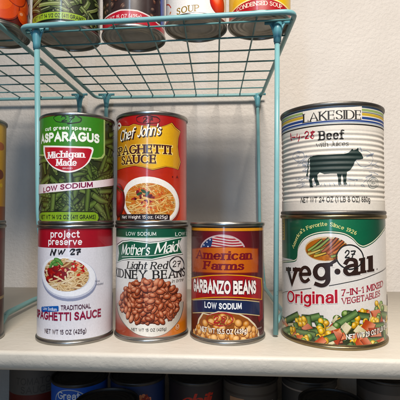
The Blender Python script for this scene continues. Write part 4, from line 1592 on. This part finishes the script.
# ================================================================== wire racks
def wire_rack(label, FL, FR, BR, BL, legs, z=318.0):
    """corner points in shelf millimetres (x along shelf, y towards wall)"""
    t = thing('wire_rack', label, 'rack', (FL[0] * MM, FL[1] * MM, 0), 0, 'teal wire racks on the shelf')
    ox, oy = FL

    def p(x, y, zz):
        return ((x - ox) * MM, (y - oy) * MM, zz * MM)

    def lerp(a, b, k):
        return (a[0] + (b[0] - a[0]) * k, a[1] + (b[1] - a[1]) * k)
    # perimeter frame: thick wire with rounded corners
    c = [FL, FR, BR, BL]
    pts = []
    for i in range(4):
        a, b, d = c[i - 1], c[i], c[(i + 1) % 4]
        for k in range(7):
            s = k / 6
            u = lerp(b, a, 14 / hypot(b[0] - a[0], b[1] - a[1]))
            v = lerp(b, d, 14 / hypot(b[0] - d[0], b[1] - d[1]))
            q = ((1 - s) ** 2 * u[0] + 2 * s * (1 - s) * b[0] + s * s * v[0], (1 - s) ** 2 * u[1] + 2 * s * (1 - s) * b[1] + s * s * v[1])
            pts.append(p(q[0], q[1], z + (1.5 if b in (FL, FR) else 0)))
    mesh_obj('frame', *tube(pts, .0027, 12, True), TEAL, t)
    # long grid wires, then the cross wires lying on them
    parts = []
    D = BL[1] - FL[1]
    n = 8
    ys = [13] + [13 + (D - 13) * k / 7.0 for k in range(1, 7)]
    for y in ys:
        k = y / D
        a, b = lerp(FL, BL, k), lerp(FR, BR, k)
        parts.append(tube([p(a[0], a[1], z), p(b[0], b[1], z)], .0010, 8))
    wdt = FR[0] - FL[0]
    for i in range(1, 8):
        k = 1 - i * 37.2 / wdt
        if k < .03:
            continue
        a, b = lerp(FL, FR, k), lerp(BL, BR, k)
        a2 = (a[0], a[1])
        parts.append(tube(rounded([p(a2[0], a2[1], z + 2.6), p(a2[0], a2[1] + 1.5, z + 2.2), p(b[0], b[1], z + 2.2)], .002, 3), .0010, 8))
    mesh_obj('grid', *join(parts), TEALGRID, t)
    # legs: bent wire, socket at the top
    for (top, path, rad) in legs:
        k = 1.15
        L = rounded([p(*q) for q in path], .012, 6)
        mesh_obj('leg', *tube(L, rad * MM, 10), TEAL, t)
        sk = []
        tx, ty = top
        # socket body: tapering sleeve
        zt = z + 1
        v, f = tube([p(tx, ty, zt), p(tx, ty, zt - 8), p(tx, ty, zt - 16), p(tx, ty, zt - 22)], 1, 14, radii=[.0052, .0046, .0038, .0033])
        sk.append((v, f))
        # two gusset fins curving up to the grid
        for s in (-1, 1):
            arc = [p(tx + s * (2.6 + 7.5 * (1 - cos(q)) ), ty, zt - 20 + 20.5 * sin(q)) for q in [k * pi / 2 / 8 for k in range(9)]]
            v, f = tube(arc, .0013, 8)
            sk.append((v, f))
            web_v, web_f = [], []
            for q in arc:
                web_v += [(q[0], q[1] - .0006, q[2]), (p(tx, ty, 0)[0], q[1] - .0006, q[2]), (q[0], q[1] + .0006, q[2]), (p(tx, ty, 0)[0], q[1] + .0006, q[2])]
            for k in range(len(arc) - 1):
                o = k * 4
                web_f += [(o, o + 1, o + 5, o + 4), (o + 2, o + 6, o + 7, o + 3)]
            # only the upper half of the fin is filled
            sk.append((web_v, web_f))
        bar = tube([p(tx - 13, ty, zt), p(tx + 13, ty, zt)], .0019, 8)
        sk.append(bar)
        mesh_obj('leg_socket', *join(sk), TEALDARK, t)
    return t


def S(x, y):
    """photographer's millimetres -> shelf millimetres"""
    q = W(x, y)
    return q[0] / MM, q[1] / MM


def racks():
    FL, FR, BR, BL = (-220, 426), (66, 412), (54, 690), (-221, 690)
    z = 318

    def P3(x, y, zz):
        s = S(x, y)
        return (s[0], s[1], zz)
    # right end: front wire comes down, turns outwards and back along the shelf, then up
    rf, rb = S(79.5, 430), S(94, 686)
    lf, lb = S(-174, 446), S(-153, 688)
    legs = [
        (rf, [P3(79.5, 430, z - 2), P3(77.5, 428.5, 150), P3(75.3, 427.5, 2.6)], 2.7),
        (rb, [P3(94, 686, z - 2), P3(96, 684, 100), P3(101, 672, 9), P3(98, 560, 8.5), P3(97, 500, 8.5), P3(77, 434, 13)], 2.6),
        (lf, [P3(-174, 446, z - 2), P3(-169.6, 447, 118), P3(-168, 452, 92), P3(-160, 470, 30), P3(-157, 476, 2.6)], 3),
        (lb, [P3(-153, 688, z - 2), P3(-155, 684, 60), P3(-160, 676, 7), P3(-160, 520, 7), P3(-158.5, 480, 14)], 3),
    ]
    wire_rack('teal coated wire rack over the spaghetti sauce stacks, soup cans on top', FL, FR, BR, BL, legs, z)
    # left rack: only its right end is in the picture
    FL2, FR2, BR2, BL2 = (-526, 408), (-239, 404), (-239, 688), (-526, 688)
    f2, b2 = S(-214, 470), S(-197, 688)
    l1, l2 = (-505, 418), (-505, 680)
    legs = [
        (S(-224, 440), [P3(-224, 440, z - 2), P3(-222, 446, 120), P3(-216, 457, 3.2), P3(-217, 470, 3.2), P3(-221.5, 490, 9), P3(-221.5, 574, 9), P3(-204, 674, 8), P3(-198, 686, 60), P3(-197, 688, z - 2)], 3.2),
        (b2, [P3(-197, 688, z - 2), P3(-197, 688, z - 20)], 3),
        (l1, [(*l1, z - 2), (*l1, 2.7)], 3),
        (l2, [(*l2, z - 2), (*l2, 7), (-505, 440, 7), (-505, 421, 12)], 3),
    ]
    wire_rack('teal wire rack cut off by the left edge, tomato can on top', FL2, FR2, BR2, BL2, legs, z)


# ================================================================== setting
def setting():
    def struct(name, v, f, mat, smooth=False):
        o = mesh_obj(name, v, f, mat, None, smooth)
        o['kind'] = 'structure'
        return o
    yw = .703
    struct('wall', [(-1.3, yw, -.9), (1.3, yw, -.9), (1.3, yw, 1.1), (-1.3, yw, 1.1)], [(0, 1, 2, 3)], WALL)

    def slab(name, yf, z0, z1, mat):
        """thick shelf board with a softly rounded nose"""
        prof = [(yw - .0015, z1)]
        r = .0035
        for k in range(9):
            a = pi / 2 * k / 8
            prof.append((yf + r - r * sin(a), z1 - r + r * cos(a)))
        ry, rz = .017, (z1 - z0) - .0042
        for k in range(13):
            a = radians(14) + (pi / 2 - radians(14)) * k / 12
            prof.append((yf + .0005 + ry - ry * cos(a), z0 + rz - rz * sin(a)))
        prof.append((yw - .0015, z0))
        v, f = [], []
        for x in (-1.2, 1.2):
            v += [(x, y, z) for y, z in prof]
        n = len(prof)
        for i in range(n - 1):
            f.append((i, i + 1, n + i + 1, n + i))
        f.append((n - 1, 0, n, 2 * n - 1))
        f.append(tuple(range(n))[::-1])
        f.append(tuple(range(n, 2 * n)))
        o = struct(name, v, f, mat, True)
        o.data.polygons.foreach_set('use_smooth', [i < n - 1 for i in range(len(o.data.polygons))])
        return o
    slab('shelf', .3705, -.0215, 0.0, SHELF)
    slab('lower_shelf', .3705, -.226, -.204, SHELF)


# ================================================================== lamps, world, camera
def area(name, loc, target, sx, sy, power, col, spread=180):
    l = bpy.data.lights.new(name, 'AREA')
    l.shape = 'RECTANGLE'
    l.size, l.size_y = sx, sy
    l.energy = power
    l.color = col
    l.spread = radians(spread)
    o = bpy.data.objects.new(name, l)
    COL.objects.link(o)
    o.location = loc
    d = Vector(target) - Vector(loc)
    o.rotation_euler = d.to_track_quat('-Z', 'Y').to_euler()
    return o


def lights():
    w = bpy.data.worlds.new('World')
    scene.world = w
    w.use_nodes = True
    bg = w.node_tree.nodes['Background']
    bg.inputs['Color'].default_value = (.56, .58, .64, 1)
    bg.inputs['Strength'].default_value = .06
    # warm ceiling fitting, in front of the shelf and above
    area('ceiling_lamp', (.14, -.62, 1.24), (.34, .5, .24), .40, .30, 11.0, (1.0, .91, .81), 95)
    # tall bluish daylight from a doorway behind the photographer's left shoulder
    area('daylight', (-.17, -.48, .42), (-.05, .45, .22), .06, .82, 3.2, (.48, .71, 1.0))


def camera():
    c = bpy.data.cameras.new('camera')
    c.sensor_width = 36
    c.lens = 36 * 425 / 400
    c.clip_start = .01
    c.clip_end = 50
    o = bpy.data.objects.new('camera', c)
    COL.objects.link(o)
    o.location = (0, 0, .12)
    o.rotation_euler = (pi / 2 + radians(2.2), 0, YAW)
    scene.camera = o


setting()
can_asparagus()
can_preserve()
can_chef()
can_kidney()
can_garbanzo()
can_beef()
can_vegetables()
can_yellow()
can_darkred()
cans_on_top()
cans_below()
racks()
lights()
camera()
scene.view_settings.view_transform = 'Standard'
scene.view_settings.look = 'None'
scene.view_settings.exposure = 0
scene.render.engine = 'CYCLES'
